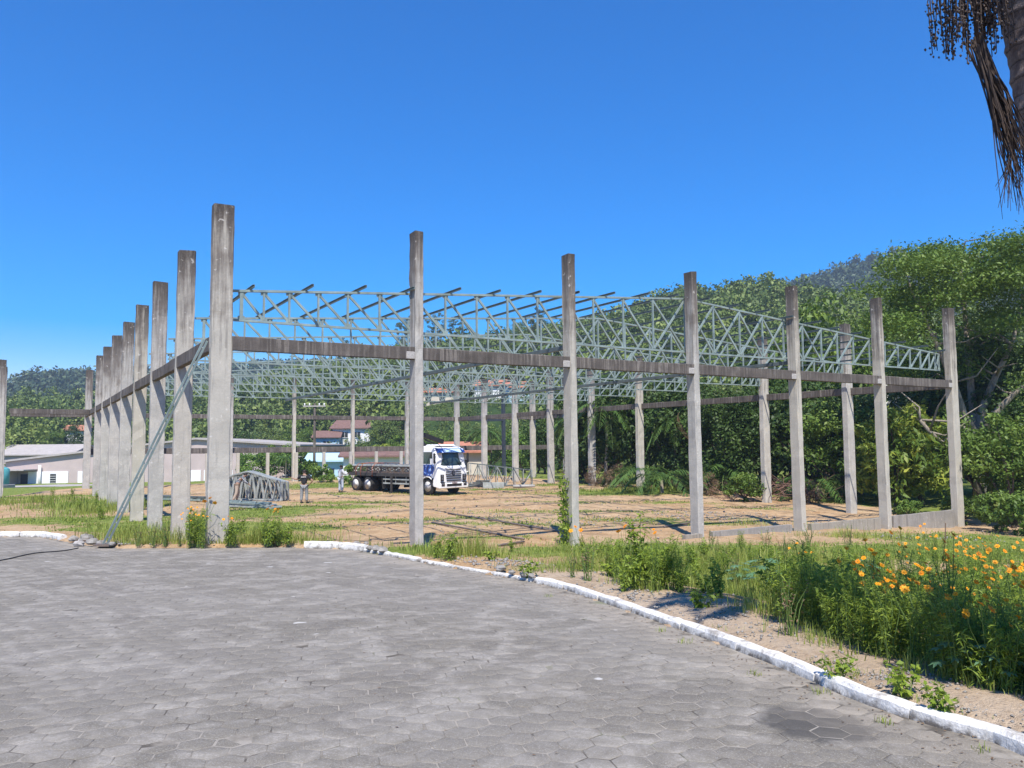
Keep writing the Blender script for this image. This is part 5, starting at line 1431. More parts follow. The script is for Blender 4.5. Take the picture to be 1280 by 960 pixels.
# trees one can tell apart on the hill
for i, (px_, d_, s_, kd, lb) in enumerate([
        (430, 258, 1.0, 'euca', 'tall thin tree sticking up alone on the ridge left of the second front column'),
        (505, 255, 1.15, 'euca', 'tall thin tree on the ridge just left of the second front column'),
        (545, 252, 1.1, 'euca', 'tall thin tree on the ridge just right of the second front column'),
        (570, 255, .95, 'euca', 'slightly lower thin tree on the ridge right of the second front column'),
        (648, 240, 1.1, 'wood', 'broad crowned ridge tree seen between the second and third front columns'),
        (672, 240, 1.0, 'euca', 'tall loose tree on the ridge left of the third front column'),
        (690, 236, 1.05, 'wood', 'broad crowned ridge tree touching the third front column'),
        (858, 236, 1.0, 'wood', 'round ridge tree behind the cap of the middle front column'),
        (950, 228, .9, 'wood', 'round dark tree on the hilltop left of the fifth front column'),
        (978, 226, .8, 'euca', 'thin tree on the hilltop at the fifth front column')]):
    place(kd, P_at(px_, d_), s_, i * 1.3, lb, 'trees standing out on the ridge')
# valley trees behind the hall
row = [(305, 100, .75, 'bushlight', 2.2), (322, 96, 1.0, 'light', .75), (345, 104, .9, 'broad', .6), (366, 98, .8, 'woodlight', .5), (384, 108, .7, 'broad', .55), (432, 100, .8, 'light', .5),
       (448, 108, .7, 'broad', .5), (466, 104, .8, 'light', .6), (482, 98, 1.0, 'mango', .75), (500, 108, .9, 'broad', .75), (540, 104, 1.0, 'light', .8), (556, 118, 1.0, 'broad', .8), (590, 100, .8, 'light', .8), (615, 108, .9, 'broad', .8),
       (655, 92, 1.0, 'light', 1.0), (672, 100, .9, 'light', 1.1), (700, 96, 1.0, 'broad', 1.0), (640, 112, .9, 'broad', .6), (60, 150, .9, 'broad', .8), (20, 150, .9, 'dark', .7), (92, 160, .9, 'dark', .9), (120, 150, .8, 'broad', .7),
       (300, 132, 1.0, 'dark', .9), (335, 140, 1.0, 'wood', .7), (372, 140, .9, 'broad', 1.0), (484, 140, .9, 'wood', .6), (500, 150, 1.1, 'broad', 1.0), (520, 138, .9, 'light', .9), (578, 130, 1.0, 'broad', .6), (596, 130, .8, 'wood', .45)]
desc = {'bushlight': 'light green bush', 'light': 'bright green leafy tree', 'broad': 'mid green broad tree', 'woodlight': 'pale green spreading tree', 'dark': 'dark green dense tree', 'mango': 'yellow green leafy tree', 'wood': 'deep green round tree'}
for i, (px_, d_, s_, kd, szf) in enumerate(sorted(row)):
    lb = '%s in the valley, %s' % (desc[kd], ('beyond the beige factory' if px_ < 130 else ['near the left corner column', 'behind the factory roof end', 'under the brown roofed house', 'above the truck bed', 'around the second front column', 'behind the truck cab', 'left of the third front column', 'beside the third front column'][min(7, int((px_ - 290) / 55))]))
    lb += ', nearer' if d_ < 105 else (', middle distance' if d_ < 130 else ', farther up')
    place(kd, P_at(px_, d_), s_, i * 2.1, lb, 'trees in the valley behind the hall', szf)
for i, (px_, d_, s_) in enumerate([(605, 84, 1.0), (625, 88, .9), (530, 90, .8), (545, 94, .7), (357, 92, .6)]):
    place('palm' if i % 2 == 0 else 'palmlow', P_at(px_, d_), s_, i * 1.7, 'small palm in the valley, %s' % ['right of the truck cab', 'next to the dark blue column', 'left of the truck crane', 'behind the truck crane', 'behind the left stub posts'][i], 'palms in the valley')

# belt of trees along the right side
belt = [('dark', 715, 70, 1.0, 1.05, 'dark dense tree behind the vine column'), ('vine', 735, 62, .9, 1.0, 'vine covered tree left of the pale palm trunk'), ('dark', 765, 60, 1.1, 1.1, 'dark dense tree behind the pale palm trunk'),
        ('broad2', 795, 64, 1.1, 1.15, 'olive green tree above the young palms'), ('dark', 830, 58, 1.0, 1.05, 'dark tree behind the hanging dry frond'), ('vine', 860, 56, 1.1, 1.15, 'vine hung tree behind the middle front column'),
        ('broad2', 885, 60, 1.0, 1.05, 'tall olive tree right of the middle front column'), ('vine', 905, 53, 1.0, 1.05, 'vine curtain tree right of the banana leaves'), ('vine', 930, 52, 1.05, 1.0, 'vine curtain tree behind the round green bush'),
        ('dark', 965, 54, 1.1, 1.25, 'dark dense tree behind the brush pile'), ('broad', 985, 58, 1.0, 1.0, 'tall green tree behind the fifth front column'), ('broad', 1032, 62, 1.45, 1.75, 'tall feathery green tree between the fifth and sixth front columns'),
        ('dark', 1015, 50, 1.0, .95, 'dark dense tree right of the brush pile'), ('broad', 1048, 47, .8, .72, 'green tree with drooping leaves behind the rear right column'), ('vine', 1075, 50, 1.0, 1.0, 'vine covered tree behind the sixth front column'),
        ('mango', 1112, 43, .95, .92, 'yellow green tree with glossy leaf tufts between the last columns'), ('mango', 1150, 44, 1.0, .95, 'yellow green leafy tree left of the far right column'), ('dark', 1188, 52, 1.1, 1.15, 'dark tree under the big spreading crown'),
        ('dark', 1215, 50, 1.3, 1.2, 'dark tree behind the forked pale trunk'), ('dark', 1265, 47, 1.2, 1.3, 'dark tree at the right picture edge under the big crown'), ('broad', 1232, 37, .62, .62, 'fresh green small tree right of the far right column'),
        ('broad', 1262, 35, .6, .6, 'fresh green small tree at the right picture edge'), ('vine', 1295, 38, .9, .9, 'vine covered tree cut by the right picture edge'), ('broad', 1092, 74, 1.2, 1.0, 'tall green tree far behind the sixth front column'),
        ('broad2', 940, 74, 1.1, 1.05, 'olive tree high behind the fifth roof bay'), ('broad', 760, 84, 1.2, 1.2, 'mid green tree far behind the young palms'), ('broad', 845, 80, 1.1, 1.05, 'mid green tree far behind the middle front column'), ('dark', 1190, 62, 1.5, 1.6, 'dark tall tree high behind the big spreading tree'),
        ('dark', 680, 84, .9, .9, 'dark tree between the pale rear columns')]
for i, (kd, px_, d_, s_, sz_, lb) in enumerate(belt): place(kd, P_at(px_, d_), s_, i * 1.9, lb, 'trees along the right side', sz_)
for i, (kd, px_, d_, s_, lb) in enumerate([('palm', 757, 58, 1.25, 'slender palm with a pale trunk right of the vine column'), ('palmlow', 826, 50, 1.15, 'young palm with arching fronds left of the middle front column'), ('palm', 842, 56, 1.05, 'slender palm behind the young palm'), ('palmlow', 800, 55, 1.2, 'young palm behind the rear column, with upright fronds'),
                                      ('palmlow', 905, 52, 1.3, 'banana like young palm right of the middle front column'), ('palmlow', 1020, 46, 1.1, 'young palm with drooping leaves above the brush pile'), ('palm', 722, 64, 1.1, 'slender palm just right of the vine column')]):
    place(kd, P_at(px_, d_), s_, 1.1 + i * 2.3, lb, 'palms along the right side')
for i, (kd, px_, d_, s_, lb) in enumerate([('bush', 931, 44.5, .88, 'round dark green bush at the edge of the dirt floor'), ('bushdry', 770, 55, .9, 'dry brown bush left of the young palms'), ('bushdry', 745, 57, .8, 'dry brown bush at the foot of the pale palm'), ('bushdry', 715, 62, .8, 'dry bush behind the vine column'), ('bushdry', 880, 49, .8, 'dry bush right of the middle front column'),
                                          ('bushdry', 855, 52, .7, 'dry bush under the hanging dry frond'), ('bush', 1000, 46, .6, 'low green bush at the brush pile'), ('bush', 1195, 36, .7, 'low green bush behind the far right column'), ('bush', 1245, 33, .9, 'leafy bush at the right edge of the grass'), ('bush', 1275, 31, .9, 'leafy bush cut by the right picture edge'), ('bushdry', 1010, 44, .7, 'dry bush right of the fifth front column'),
                                          ('bushlight', 445, 62, .9, 'light green bush left of the truck bed'), ('bushlight', 405, 66, .8, 'light green bush behind the man in black'), ('bushlight', 388, 70, 1.0, 'light green bush under the low back beam'), ('bushlight', 1130, 37.5, .5, 'light green low bush at the low wall')]):
    place(kd, P_at(px_, d_), s_, i * 1.3, lb, 'bushes round the dirt floor')
# hanging dry frond
p = P_at(850, 54); V, Fc, T = frond_arrays(1.9, 2.6, 40, .03, .4, .1)
o = np_mesh('dry_frond', V, Fc, M['dry'], None, np.clip(T + .2, 0, 1)); o.location = (p[0], p[1], EYE + 2.1); o.rotation_euler = (0, .9, 2.4); tag(o, 'dry orange frond hanging beside the middle front column', 'frond')

# big spreading tree at the right
def big_tree():
    b = P_at(1222, 44.5); root = empty('spreading_tree', b); tag(root, 'big spreading tree with forked pale trunk and layered crown at the right', 'tree')
    def loc(px_, py_, d_): r = ray(px_, py_); q = CAM + r * (d_ / r[1]); return q - b
    m = MB(); fork = loc(1222, 548, 44.5)
    m.tube([(0, 0, -.6), (fork[0] * .4 + .1, 0, fork[2] * .5), tuple(fork)], [.42, .36, .32], 12)
    limbs_ = [[(1205, 520, 44), (1192, 478, 44), (1170, 430, 43.5), (1150, 385, 43)], [(1228, 510, 45), (1245, 470, 45), (1265, 430, 45), (1278, 375, 45)], [(1240, 520, 44), (1268, 492, 43.5), (1300, 462, 43)],
              [(1200, 535, 43.5), (1178, 555, 42.5), (1162, 540, 42), (1150, 525, 42)], [(1215, 500, 46), (1210, 440, 46.5), (1205, 380, 47), (1200, 330, 47)]]
    ends = []
    for L in limbs_:
        pts = [tuple(fork)] + [tuple(loc(*q)) for q in L]; m.tube(pts, [.26 * (1 - .72 * i / (len(pts) - 1)) for i in range(len(pts))], 9)
        for q in pts[2:]:
            for _ in range(3):
                e = Vector(q) + Vector((rng.normal(0, 1.8), rng.normal(0, 1.5), abs(rng.normal(1.0, .7)))); limbs(m, q, [e], .07, .015, 5, .3)
    m.build('trunk', M['palebark'], root)
    # layered flat sprays
    outline = [(1125, 350), (1150, 336), (1172, 320), (1195, 316), (1220, 318), (1245, 312), (1272, 310), (1300, 312), (1120, 372), (1150, 355), (1180, 342), (1210, 345), (1250, 342), (1290, 340), (1102, 392),
               (1130, 400), (1165, 388), (1205, 372), (1245, 368), (1280, 382), (1115, 418), (1155, 415), (1240, 405), (1275, 418), (1310, 400), (1330, 340), (1135, 445), (1290, 455), (1320, 440), (1350, 380), (1360, 330), (1200, 330), (1260, 328),
               (1105, 378), (1340, 315), (1230, 352), (1310, 330), (1190, 360), (1160, 332), (1235, 330), (1280, 330), (1185, 440)]
    Cc = []; tn = []; nn = 62000
    cen = np.array([loc(x, y, rng.uniform(39.5, 49.5)) for x, y in outline for _ in range(3)]); cen += rng.normal(0, .7, cen.shape)
    k = rng.integers(0, len(cen), nn); r = rng.uniform(.9, 1.9, len(cen))
    a = rng.uniform(0, 6.28, nn); rr = np.sqrt(rng.uniform(0, 1, nn)) * r[k]
    q = np.stack([np.cos(a) * rr, np.sin(a) * rr, rng.normal(0, .30, nn) - .16 * (rr / 1.5) ** 2 * 1.2], -1)
    ct = rng.normal(.45, .2, len(cen)); V, Fc = leaf_quads(cen[k] + q, np.full(nn, .21), .45, 1.0, .1)
    np_mesh('crown', V, Fc, M['leaf'], root, np.clip(ct[k] + rng.normal(0, .12, nn), 0, 1))
big_tree()

# brush pile of dry sticks
def brush():
    b = P_at(975, 45.5); root = empty('brush_pile', b); tag(root, 'heap of reddish dry branches behind the fifth front column', 'brush pile')
    m = MB()
    for i in range(150):
        x = rng.normal(0, 1.25); y = rng.normal(0, .8); h = max(.1, 1.5 * math.exp(-(x / 1.6) ** 2) * rng.uniform(.3, 1.1)); L = rng.uniform(.7, 2.0); a = rng.uniform(0, 6.28); e = rng.uniform(-.1, .75)
        d = Vector((math.cos(a) * math.cos(e), math.sin(a) * math.cos(e), math.sin(e))) * L; p = Vector((x, y, h * .6))
        m.tube([p, p + d * .5 + Vector((rng.normal(0, .08), rng.normal(0, .08), .04)), p + d], [.022, .016, .006], 4, False)
    m.build('branches', M['brush'], root)
M['brush'] = plain('reddish dry wood', (0.20, 0.115, 0.085), 0.9, var=.35)
brush()

# ------------------------------------------------------------------ grass and weeds
def blades(P, h, w, mat, name, lean=.5, tint=None, label=None, parent=None):
    n = len(P); a = rng.uniform(0, 6.28, n); d = np.stack([np.cos(a), np.sin(a), 0 * a], -1); s_ = np.stack([-np.sin(a), np.cos(a), 0 * a], -1)
    H = (h * rng.uniform(.5, 1.2, n))[:, None]; W = (w * rng.uniform(.7, 1.3, n))[:, None]; ln = (rng.uniform(.1, 1, n) * lean)[:, None]
    up = np.array([0, 0, 1.0])
    p1 = P + up * H * .55 + d * H * ln * .3; p2 = P + up * H * (1 - .25 * ln) + d * H * ln
    V = np.stack([P - s_ * W * .5, P + s_ * W * .5, p1 + s_ * W * .42, p1 - s_ * W * .42, p2 + s_ * W * .06, p2 - s_ * W * .06], 1).reshape(-1, 3)
    b = np.arange(n)[:, None] * 6; Fc = np.concatenate([b + np.array([[0, 1, 2, 3]]), b + np.array([[3, 2, 4, 5]])], 1).reshape(-1, 4)
    t = np.repeat(np.clip(rng.normal(.5, .2, n) if tint is None else tint, 0, 1), 2)
    o = np_mesh(name, V, Fc, M[mat], parent, t)
    return o
gP = []; gh = []; gw = []; gt = []
def scatter(c, rx, ry, n, h, w, t=.5, keep_off=.22):
    q = rng.normal(0, .55, (n, 2)) * np.array([rx, ry]); x, y = c[0] + q[:, 0], c[1] + q[:, 1]
    ed_ = edge_dist(x, y); ok = ~inside_poly(x, y, ROADPOLY) & (ed_ > keep_off)
    if keep_off > .2: ok &= ~((x > .5) & (ed_ < .62 + .25 * np.sin(x * 5 + y * 3) + rng.uniform(0, .35, n)))
    x, y = x[ok], y[ok]
    z = zlow(x, y); gP.append(np.stack([x, y, z - .01], -1)); k = len(x)
    clump = .7 + .5 * np.sin(x * 3.1 + 1) * np.sin(y * 2.7) 
    gh.append(h * clump * rng.uniform(.7, 1.1, k)); gw.append(np.full(k, w)); gt.append(np.clip(rng.normal(t, .18, k), 0, 1))
for (c, rx, ry, w) in PW:
    dist = math.hypot(*c); 
    if dist > 75: continue
    n = int(min(5200, rx * ry * w * (900 if dist < 15 else 520 if dist < 25 else 300)))
    scatter(c, rx * 1.15, ry * 1.15, n, .12 if dist > 18 else .16, .012 if dist < 14 else .02 if dist < 26 else .035, .45)
TALL = [((565, 693), 1.0, .6, 900, .45, .010, .5), ((545, 700), .5, .3, 300, .30, .009, .45), ((600, 695), .8, .4, 260, .55, .008, .75), ((320, 680), 1.5, .5, 1500, .5, .011, .55), ((345, 676), 1.0, .5, 900, .5, .011, .5), ((290, 682), .8, .35, 600, .35, .011, .4),
        ((205, 682), .9, .3, 900, .45, .010, .85), ((170, 680), .9, .8, 1100, .45, .012, .5), ((185, 672), 1.2, 1.2, 1400, .55, .012, .6), ((150, 672), 1.2, 1.5, 1300, .4, .012, .5), ((125, 640), 1.5, 3, 1800, .6, .02, .5), ((100, 632), 3, 2, 1600, .5, .025, .45), ((40, 628), 4, 2, 1500, .5, .03, .45), ((240, 683), .7, .25, 500, .3, .01, .9),
        ((760, 735), 1.2, .5, 1500, .30, .008, .5), ((700, 712), 1.0, .5, 900, .25, .008, .5), ((840, 725), 2.0, 1.0, 3200, .34, .008, .5), ((900, 735), 1.8, .9, 3000, .36, .008, .5), ((950, 720), 2.2, 1.2, 2600, .4, .009, .5), ((860, 700), 2.5, 1.2, 2200, .34, .010, .6), ((760, 695), 2.0, 1.0, 1500, .28, .010, .6),
        ((720, 690), .8, .5, 700, .3, .010, .55), ((820, 720), 1.5, .9, 2200, .32, .009, .55), ((880, 735), 1.4, .8, 2200, .33, .008, .55), ((930, 745), 1.1, .7, 1800, .35, .008, .5), ((780, 705), 1.5, 1.0, 1500, .35, .010, .6), ((900, 700), 2.0, 1.2, 1500, .4, .011, .65), ((1000, 705), 2.0, 1.5, 1800, .55, .011, .7),
        ((1000, 770), .8, .6, 1200, .4, .007, .5), ((1060, 800), .7, .5, 900, .3, .006, .5), ((1120, 850), .7, .35, 700, .16, .005, .5), ((1200, 880), .7, .3, 700, .15, .005, .5), ((1260, 895), .5, .3, 500, .15, .005, .5), ((1180, 700), 3.0, 1.5, 2600, .22, .012, .4), ((1260, 690), 3, 1.5, 2200, .25, .013, .4),
        ((850, 612), 3, 1.0, 1500, .35, .035, .5), ((780, 614), 4, 1.0, 1800, .3, .035, .5), ((640, 735), .4, .2, 120, .18, .008, .5), ((410, 600), 2, 2, 900, .5, .035, .5), ((930, 655), 1.5, .4, 300, .25, .014, .7), ((1070, 672), 2.0, .6, 700, .4, .014, .75)]
for c, rx, ry, n, h, w, t in TALL: scatter(G(*c)[:2], rx, ry, n, h, w, t)
for px_, py_ in ((1030, 850), (980, 835), (1110, 885), (870, 795), (1160, 900)):     # stray tufts against the kerb, road side kept clean
    scatter(G(px_ + 12, py_ - 8)[:2], .35, .12, 90, .09, .005, .5, .17)
go = blades(np.vstack(gP), np.concatenate(gh), np.concatenate(gw), 'grass', 'grass', .6, np.concatenate(gt)); go['kind'] = 'stuff'

# weeds with stems and leaves
def weed_proto(name, H, nst, nl, ls, mat, spread, aspect=.4, part='foliage', stem='weed', up=.5):
    root = empty(name, (0, 0, 0)); m = MB(); C = []; A = []
    for i in range(nst):
        a = rng.uniform(0, 6.28); r = spread * rng.uniform(.2, 1); h = H * rng.uniform(.6, 1.05)
        p0 = Vector((rng.normal(0, .04), rng.normal(0, .04), -.03)); p2 = Vector((math.cos(a) * r, math.sin(a) * r, h)); p1 = (p0 + p2) / 2 + Vector((rng.normal(0, .04), rng.normal(0, .04), h * .12))
        m.tube([p0, p1, p2], [.007, .005, .0025], 4, False)
        for t in rng.uniform(.12, 1, nl):
            q = (p0.lerp(p1, t * 2) if t < .5 else p1.lerp(p2, t * 2 - 1)); b = rng.uniform(0, 6.28); k = ls * (1.1 - .5 * t) * .7
            C.append((q.x + math.cos(b) * k, q.y + math.sin(b) * k, q.z + rng.normal(0, .02))); A.append((math.cos(b), math.sin(b), .2))
    C = np.array(C); V, Fc = leaf_quads(C, np.full(len(C), ls), aspect, up + .6, .2, None, np.array(A))
    np_mesh(part, V, Fc, M[mat], root, np.clip(rng.normal(.5, .2, len(C)), 0, 1))
    m.build('stems', M['stem'], root)
    return root
M['stem'] = plain('green stems', (0.10, 0.16, 0.035), 0.7)
PR['leafy'] = (weed_proto('leafy_weed', .6, 9, 26, .085, 'weed', .26), 'weed')
PR['feather'] = (weed_proto('feathery_weed', .75, 12, 70, .075, 'weed', .22, .13), 'weed')
PR['low'] = (weed_proto('low_weed', .25, 10, 14, .07, 'weed', .24, .55), 'weed')
PR['drywd'] = (weed_proto('dry_weed', .6, 10, 10, .05, 'dry', .22, .25), 'weed')
PR['tallwd'] = (weed_proto('tall_weed', 1.2, 6, 40, .10, 'weed', .16, .35), 'weed')
# castor like plant: palmate leaves
def castor():
    root = empty('castor_plant', (0, 0, 0)); V = []; Fc = []; T = []; m = MB()
    for i in range(11):
        a = i * 2.4; h = .35 + .045 * i; r = .34 - .015 * i; c = np.array([math.cos(a) * r, math.sin(a) * r, h]); m.tube([(0, 0, h * .55), (c[0] * .5, c[1] * .5, h * .9), tuple(c)], [.007, .005, .004], 4, False)
        R_ = .20 * rng.uniform(.8, 1.1); tl = rng.uniform(.2, .5); ax = np.array([math.cos(a), math.sin(a), 0]); sd = np.array([-math.sin(a), math.cos(a), 0])
        for k in range(8):
            q = -2.6 + 5.2 * k / 7; d = ax * math.cos(q) + sd * math.sin(q); dn = ax * -math.sin(q) + sd * math.cos(q); l_ = R_ * (1 - .25 * abs(q) / 2.6)
            dz = np.array([0, 0, -tl * l_ * (math.cos(q) * .6 + .4)]); b = len(V); V += [c, c + d * l_ * .55 + dn * l_ * .2 + dz * .4, c + d * l_ + dz, c + d * l_ * .55 - dn * l_ * .2 + dz * .4]; Fc.append([b, b + 1, b + 2, b + 3]); T.append(float(np.clip(rng.normal(.5, .15), 0, 1)))
    m.tube([(0, 0, -.03), (.01, 0, .4), (0, .02, .85)], [.014, .011, .006], 6)
    np_mesh('foliage', np.array(V), np.array(Fc), M['castor'], root, np.array(T)); m.build('stems', M['stem'], root)
    return root
PR['castor'] = (castor(), 'plant')
# orange cosmos: foliage plus individual blossoms
def cosmos_proto(H, nst, seed_flowers):
    root = weed_proto('flowering_plant', H * .85, nst, 60, .07, 'weed', .24, .16)
    for i in range(seed_flowers):
        a = rng.uniform(0, 6.28); r = rng.uniform(.03, .30); h = H * rng.uniform(.8, 1.15); c = Vector((math.cos(a) * r, math.sin(a) * r, h))
        s_ = MB(); s_.tube([(-c.x * .7, -c.y * .7, -h * .5), (-c.x * .2, -c.y * .2, -h * .22), (0, 0, 0)], [.003, .0025, .002], 4, False)
        V = []; Fc = []; T = []; n = 8; R_ = rng.uniform(.024, .040); tb = rng.uniform(.1, .9)
        for ring, (rr, zz, off) in enumerate(((1.0, .003, 0), (.55, .007, .4))):
            for k in range(n):
                q = 2 * PI * k / n + off; d = np.array([math.cos(q), math.sin(q), 0]); dn = np.array([-math.sin(q), math.cos(q), 0]); z = np.array([0, 0, zz]); l_ = R_ * rr * rng.uniform(.9, 1.1)
                b = len(V); V += [z * .5, z + d * l_ * .6 + dn * l_ * .30, z + d * l_ + np.array([0, 0, rng.normal(.002, .004)]), z + d * l_ * .6 - dn * l_ * .30]; Fc.append([b, b + 1, b + 2, b + 3]); T.append(tb + rng.uniform(-.1, .1))
        fl = np_mesh('blossom', np.array(V), np.array(Fc), M['petal'], root, np.array(T)); fl.location = c; fl.rotation_euler = (rng.normal(.7, .3), rng.normal(0, .3), rng.uniform(-.4, .4))
        m = MB(); m.lathe([(.002, .0), (.008, .004), (.007, .012), (.002, .015)], (0, 0, 0), 8); m.build('flower_centre', M['flowercore'], fl)
        so = s_.build('flower_stalk', M['stem'], root); so.location = c
    return root
PR['cos1'] = (cosmos_proto(.85, 8, 5), 'flower'); PR['cos2'] = (cosmos_proto(1.0, 9, 6), 'flower'); PR['cos3'] = (cosmos_proto(.6, 8, 3), 'flower'); PR['cos0'] = (weed_proto('flowering_plant', .8, 9, 70, .07, 'weed', .24, .16), 'flower')
bed = np.array([(1005, 778), (1030, 798), (1085, 818), (1165, 846), (1230, 872), (1340, 890), (1340, 730), (1250, 722), (1150, 716), (1060, 716), (1000, 722)])
def in_bed(x, y): return inside_poly(np.array([x]), np.array([y]), bed)[0]
cnt = 0; tries = 0; zones = []
def zone_words(px_, py_):
    a = 'left' if px_ < 1090 else ('middle' if px_ < 1190 else 'right'); b = 'back' if py_ < 770 else 'front'
    return b + ' ' + a
while cnt < 155 and tries < 3000:
    tries += 1; x, y = rng.uniform(980, 1340), rng.uniform(716, 905)
    if not in_bed(x, y): continue
    p = G(x, y); kd = rng.choice(['cos0', 'cos1', 'cos2', 'feather', 'leafy', 'leafy', 'cos0'], p=[.18, .06, .05, .25, .22, .10, .14])
    if y > 845 and kd in ('cos1', 'cos2') : kd = 'cos3'
    if x > 1075 and 750 < y < 870 and rng.random() < .27: kd = 'cos2' if rng.random() < .5 else 'cos1'
    if x < 1060 and kd in ('cos1', 'cos2'): kd = rng.choice(['feather', 'feather', 'cos1'])
    s_ = rng.uniform(.85, 1.15) * (.72 if y > 850 else .82 if y > 790 else .95)
    nm = {'cos0': 'green feathery plant without blossoms', 'cos1': 'plant with a few orange blossoms', 'cos2': 'tall plant with many orange blossoms', 'cos3': 'low plant with orange blossoms', 'feather': 'feathery bright green weed', 'leafy': 'broad leaved green weed'}[kd]
    place(kd, p, s_, rng.uniform(-.9, .9), '%s in the %s of the roadside flower bed' % (nm, zone_words(x, y)), 'plants of the roadside flower bed'); cnt += 1
# further weeds, each with its spot
spots = [('castor', 958, 750, .85), ('castor', 925, 738, .6), ('castor', 1250, 862, .42), ('castor', 1195, 850, .4), ('castor', 1085, 740, .7)]
for i, (kd, x, y, s_) in enumerate(spots): place(kd, G(x, y), s_, i * 1.1, 'blue green plant with star shaped leaves, %s' % ['left end of the flower bed', 'small one left of the flower bed', 'low at the right front of the bed', 'low at the middle front of the bed', 'in the back of the bed'][i], 'star leaved plants')
spots = [('tallwd', 795, 732, 1.0, 'tall lone weed standing right of the vine column'), ('leafy', 560, 700, .9, 'leafy weed at the foot of the second front column'), ('leafy', 545, 698, .7, 'small leafy weed touching the second front column'), ('tallwd', 240, 684, .85, 'bushy weed between the first two left columns'),
         ('cos3', 245, 684, 1.6, 'orange flowering plant between the first two left columns'), ('cos3', 335, 682, 1.3, 'orange flowering plant left of the clean white kerb'), ('cos3', 350, 680, 1.2, 'orange flowering plant touching the clean white kerb'), ('leafy', 285, 683, .9, 'leafy weed at the foot of the near left corner column'), ('cos3', 292, 685, 1.0, 'small orange flowering plant by the road edge'),
         ('leafy', 335, 683, .9, 'leafy weed right of the near left corner column'), ('leafy', 360, 682, .8, 'leafy weed beside the clean white kerb'), ('drywd', 205, 684, 1.0, 'reddish dry weed at the foot of the second left column'), ('drywd', 190, 683, .9, 'reddish dry weed left of the second left column'), ('drywd', 172, 682, .8, 'reddish dry weed right of the steel prop'), ('drywd', 225, 685, .7, 'reddish dry weed in front of the second left column'),
         ('low', 660, 720, .9, 'low green weed at the broken kerb gap'), ('drywd', 735, 725, .9, 'purplish dry weed at the kerb bend'), ('drywd', 715, 722, .7, 'small purplish dry weed at the kerb bend'), ('cos3', 770, 722, 1.1, 'orange flowering plant left of the tall lone weed'), ('cos3', 785, 730, 1.2, 'orange flowering plant at the foot of the tall lone weed'), ('cos3', 830, 712, 1.3, 'orange flowering plant right of the tall lone weed'),
         ('cos3', 735, 715, 1.1, 'orange flowering plant near the vine column'), ('leafy', 800, 732, .9, 'leafy weed round the foot of the tall lone weed'), ('leafy', 870, 732, .8, 'leafy weed in the tall grass before the middle column'), ('leafy', 900, 748, .8, 'leafy weed at the end of the tall grass'), ('leafy', 975, 765, 1.0, 'leafy weed at the left end of the flower bed'), ('feather', 985, 780, 1.0, 'feathery weed at the left end of the flower bed'),
         ('feather', 1005, 775, 1.1, 'bigger feathery weed at the left end of the flower bed'), ('feather', 1003, 782, .9, 'feathery weed nearest the sandy strip'), ('drywd', 990, 795, .9, 'dry weed on the sandy strip by the flower bed'), ('drywd', 960, 695, 1.2, 'dry weed behind the flower bed near the low wall'), ('drywd', 1010, 690, 1.3, 'dry weed between flower bed and low wall'), ('drywd', 1060, 690, 1.3, 'dry weed behind the flower bed, right one'), ('drywd', 980, 700, 1.0, 'dry weed behind the left end of the bed'),
         ('drywd', 890, 690, 1.0, 'dry weed before the low wall stub'), ('low', 1045, 848, .7, 'low weed by the kerb at the bed corner'), ('low', 1130, 868, .8, 'low weed in the gravel before the bed'), ('low', 1180, 890, .7, 'low weed in the gravel nearer the kerb'), ('low', 880, 760, .9, 'low weed on the sandy strip left part'), ('leafy', 100, 640, 1.0, 'leafy weed in the left yard'), ('leafy', 128, 650, 1.1, 'yellowish leafy weed beside the left column row'),
         ('tallwd', 120, 632, .8, 'tall weed at the far end of the left column row'), ('tallwd', 65, 626, .8, 'tall weed before the factory window'), ('tallwd', 90, 626, .8, 'tall weed before the white factory wall'), ('leafy', 300, 668, 1.0, 'leafy weed behind the near left corner column'), ('leafy', 640, 690, .6, 'small weed on the bare earth'), ('low', 615, 700, .8, 'low weed on the bare earth')]
for i, (kd, x, y, s_, lb) in enumerate(spots): place(kd, G(x, y), s_, i * .9, lb, None)
for i, (x, y) in enumerate([(1128, 812), (1142, 806), (1150, 822), (1180, 838), (1215, 850), (1105, 796), (1235, 862), (1090, 792), (1262, 858)]):
    place('cos3', G(x, y), .8 + .08 * (i % 4), .3 * i - 1, 'low plant with orange blossoms along the front edge of the flower bed', 'low blossoming plants at the bed edge')
for i, (x, y) in enumerate([(236, 686), (246, 684), (252, 686)]):
    place('cos2', G(x, y), .72 + .06 * i, .4 * i, 'bushy plant with orange blossoms between the first two left columns, %s' % ['left one', 'middle one', 'right one'][i], 'blossoming plants at the left corner')
for i in range(46):
    kd = ['leafy', 'feather', 'low', 'leafy'][i % 4]
    place(kd, G(rng.uniform(745, 1015), rng.uniform(692, 742) + max(0, 0)), rng.uniform(.55, 1.0), i, {'leafy': 'broad leaved weed among the tall grass of the verge', 'feather': 'feathery weed among the tall grass of the verge', 'low': 'low spreading weed among the tall grass of the verge'}[kd], 'green weeds of the verge')
for i in range(22):
    place('drywd', G(rng.uniform(770, 1010), rng.uniform(690, 728)), rng.uniform(.5, .9), i, 'thin dry weed standing in the tall grass of the verge', 'dry weeds in the verge grass')
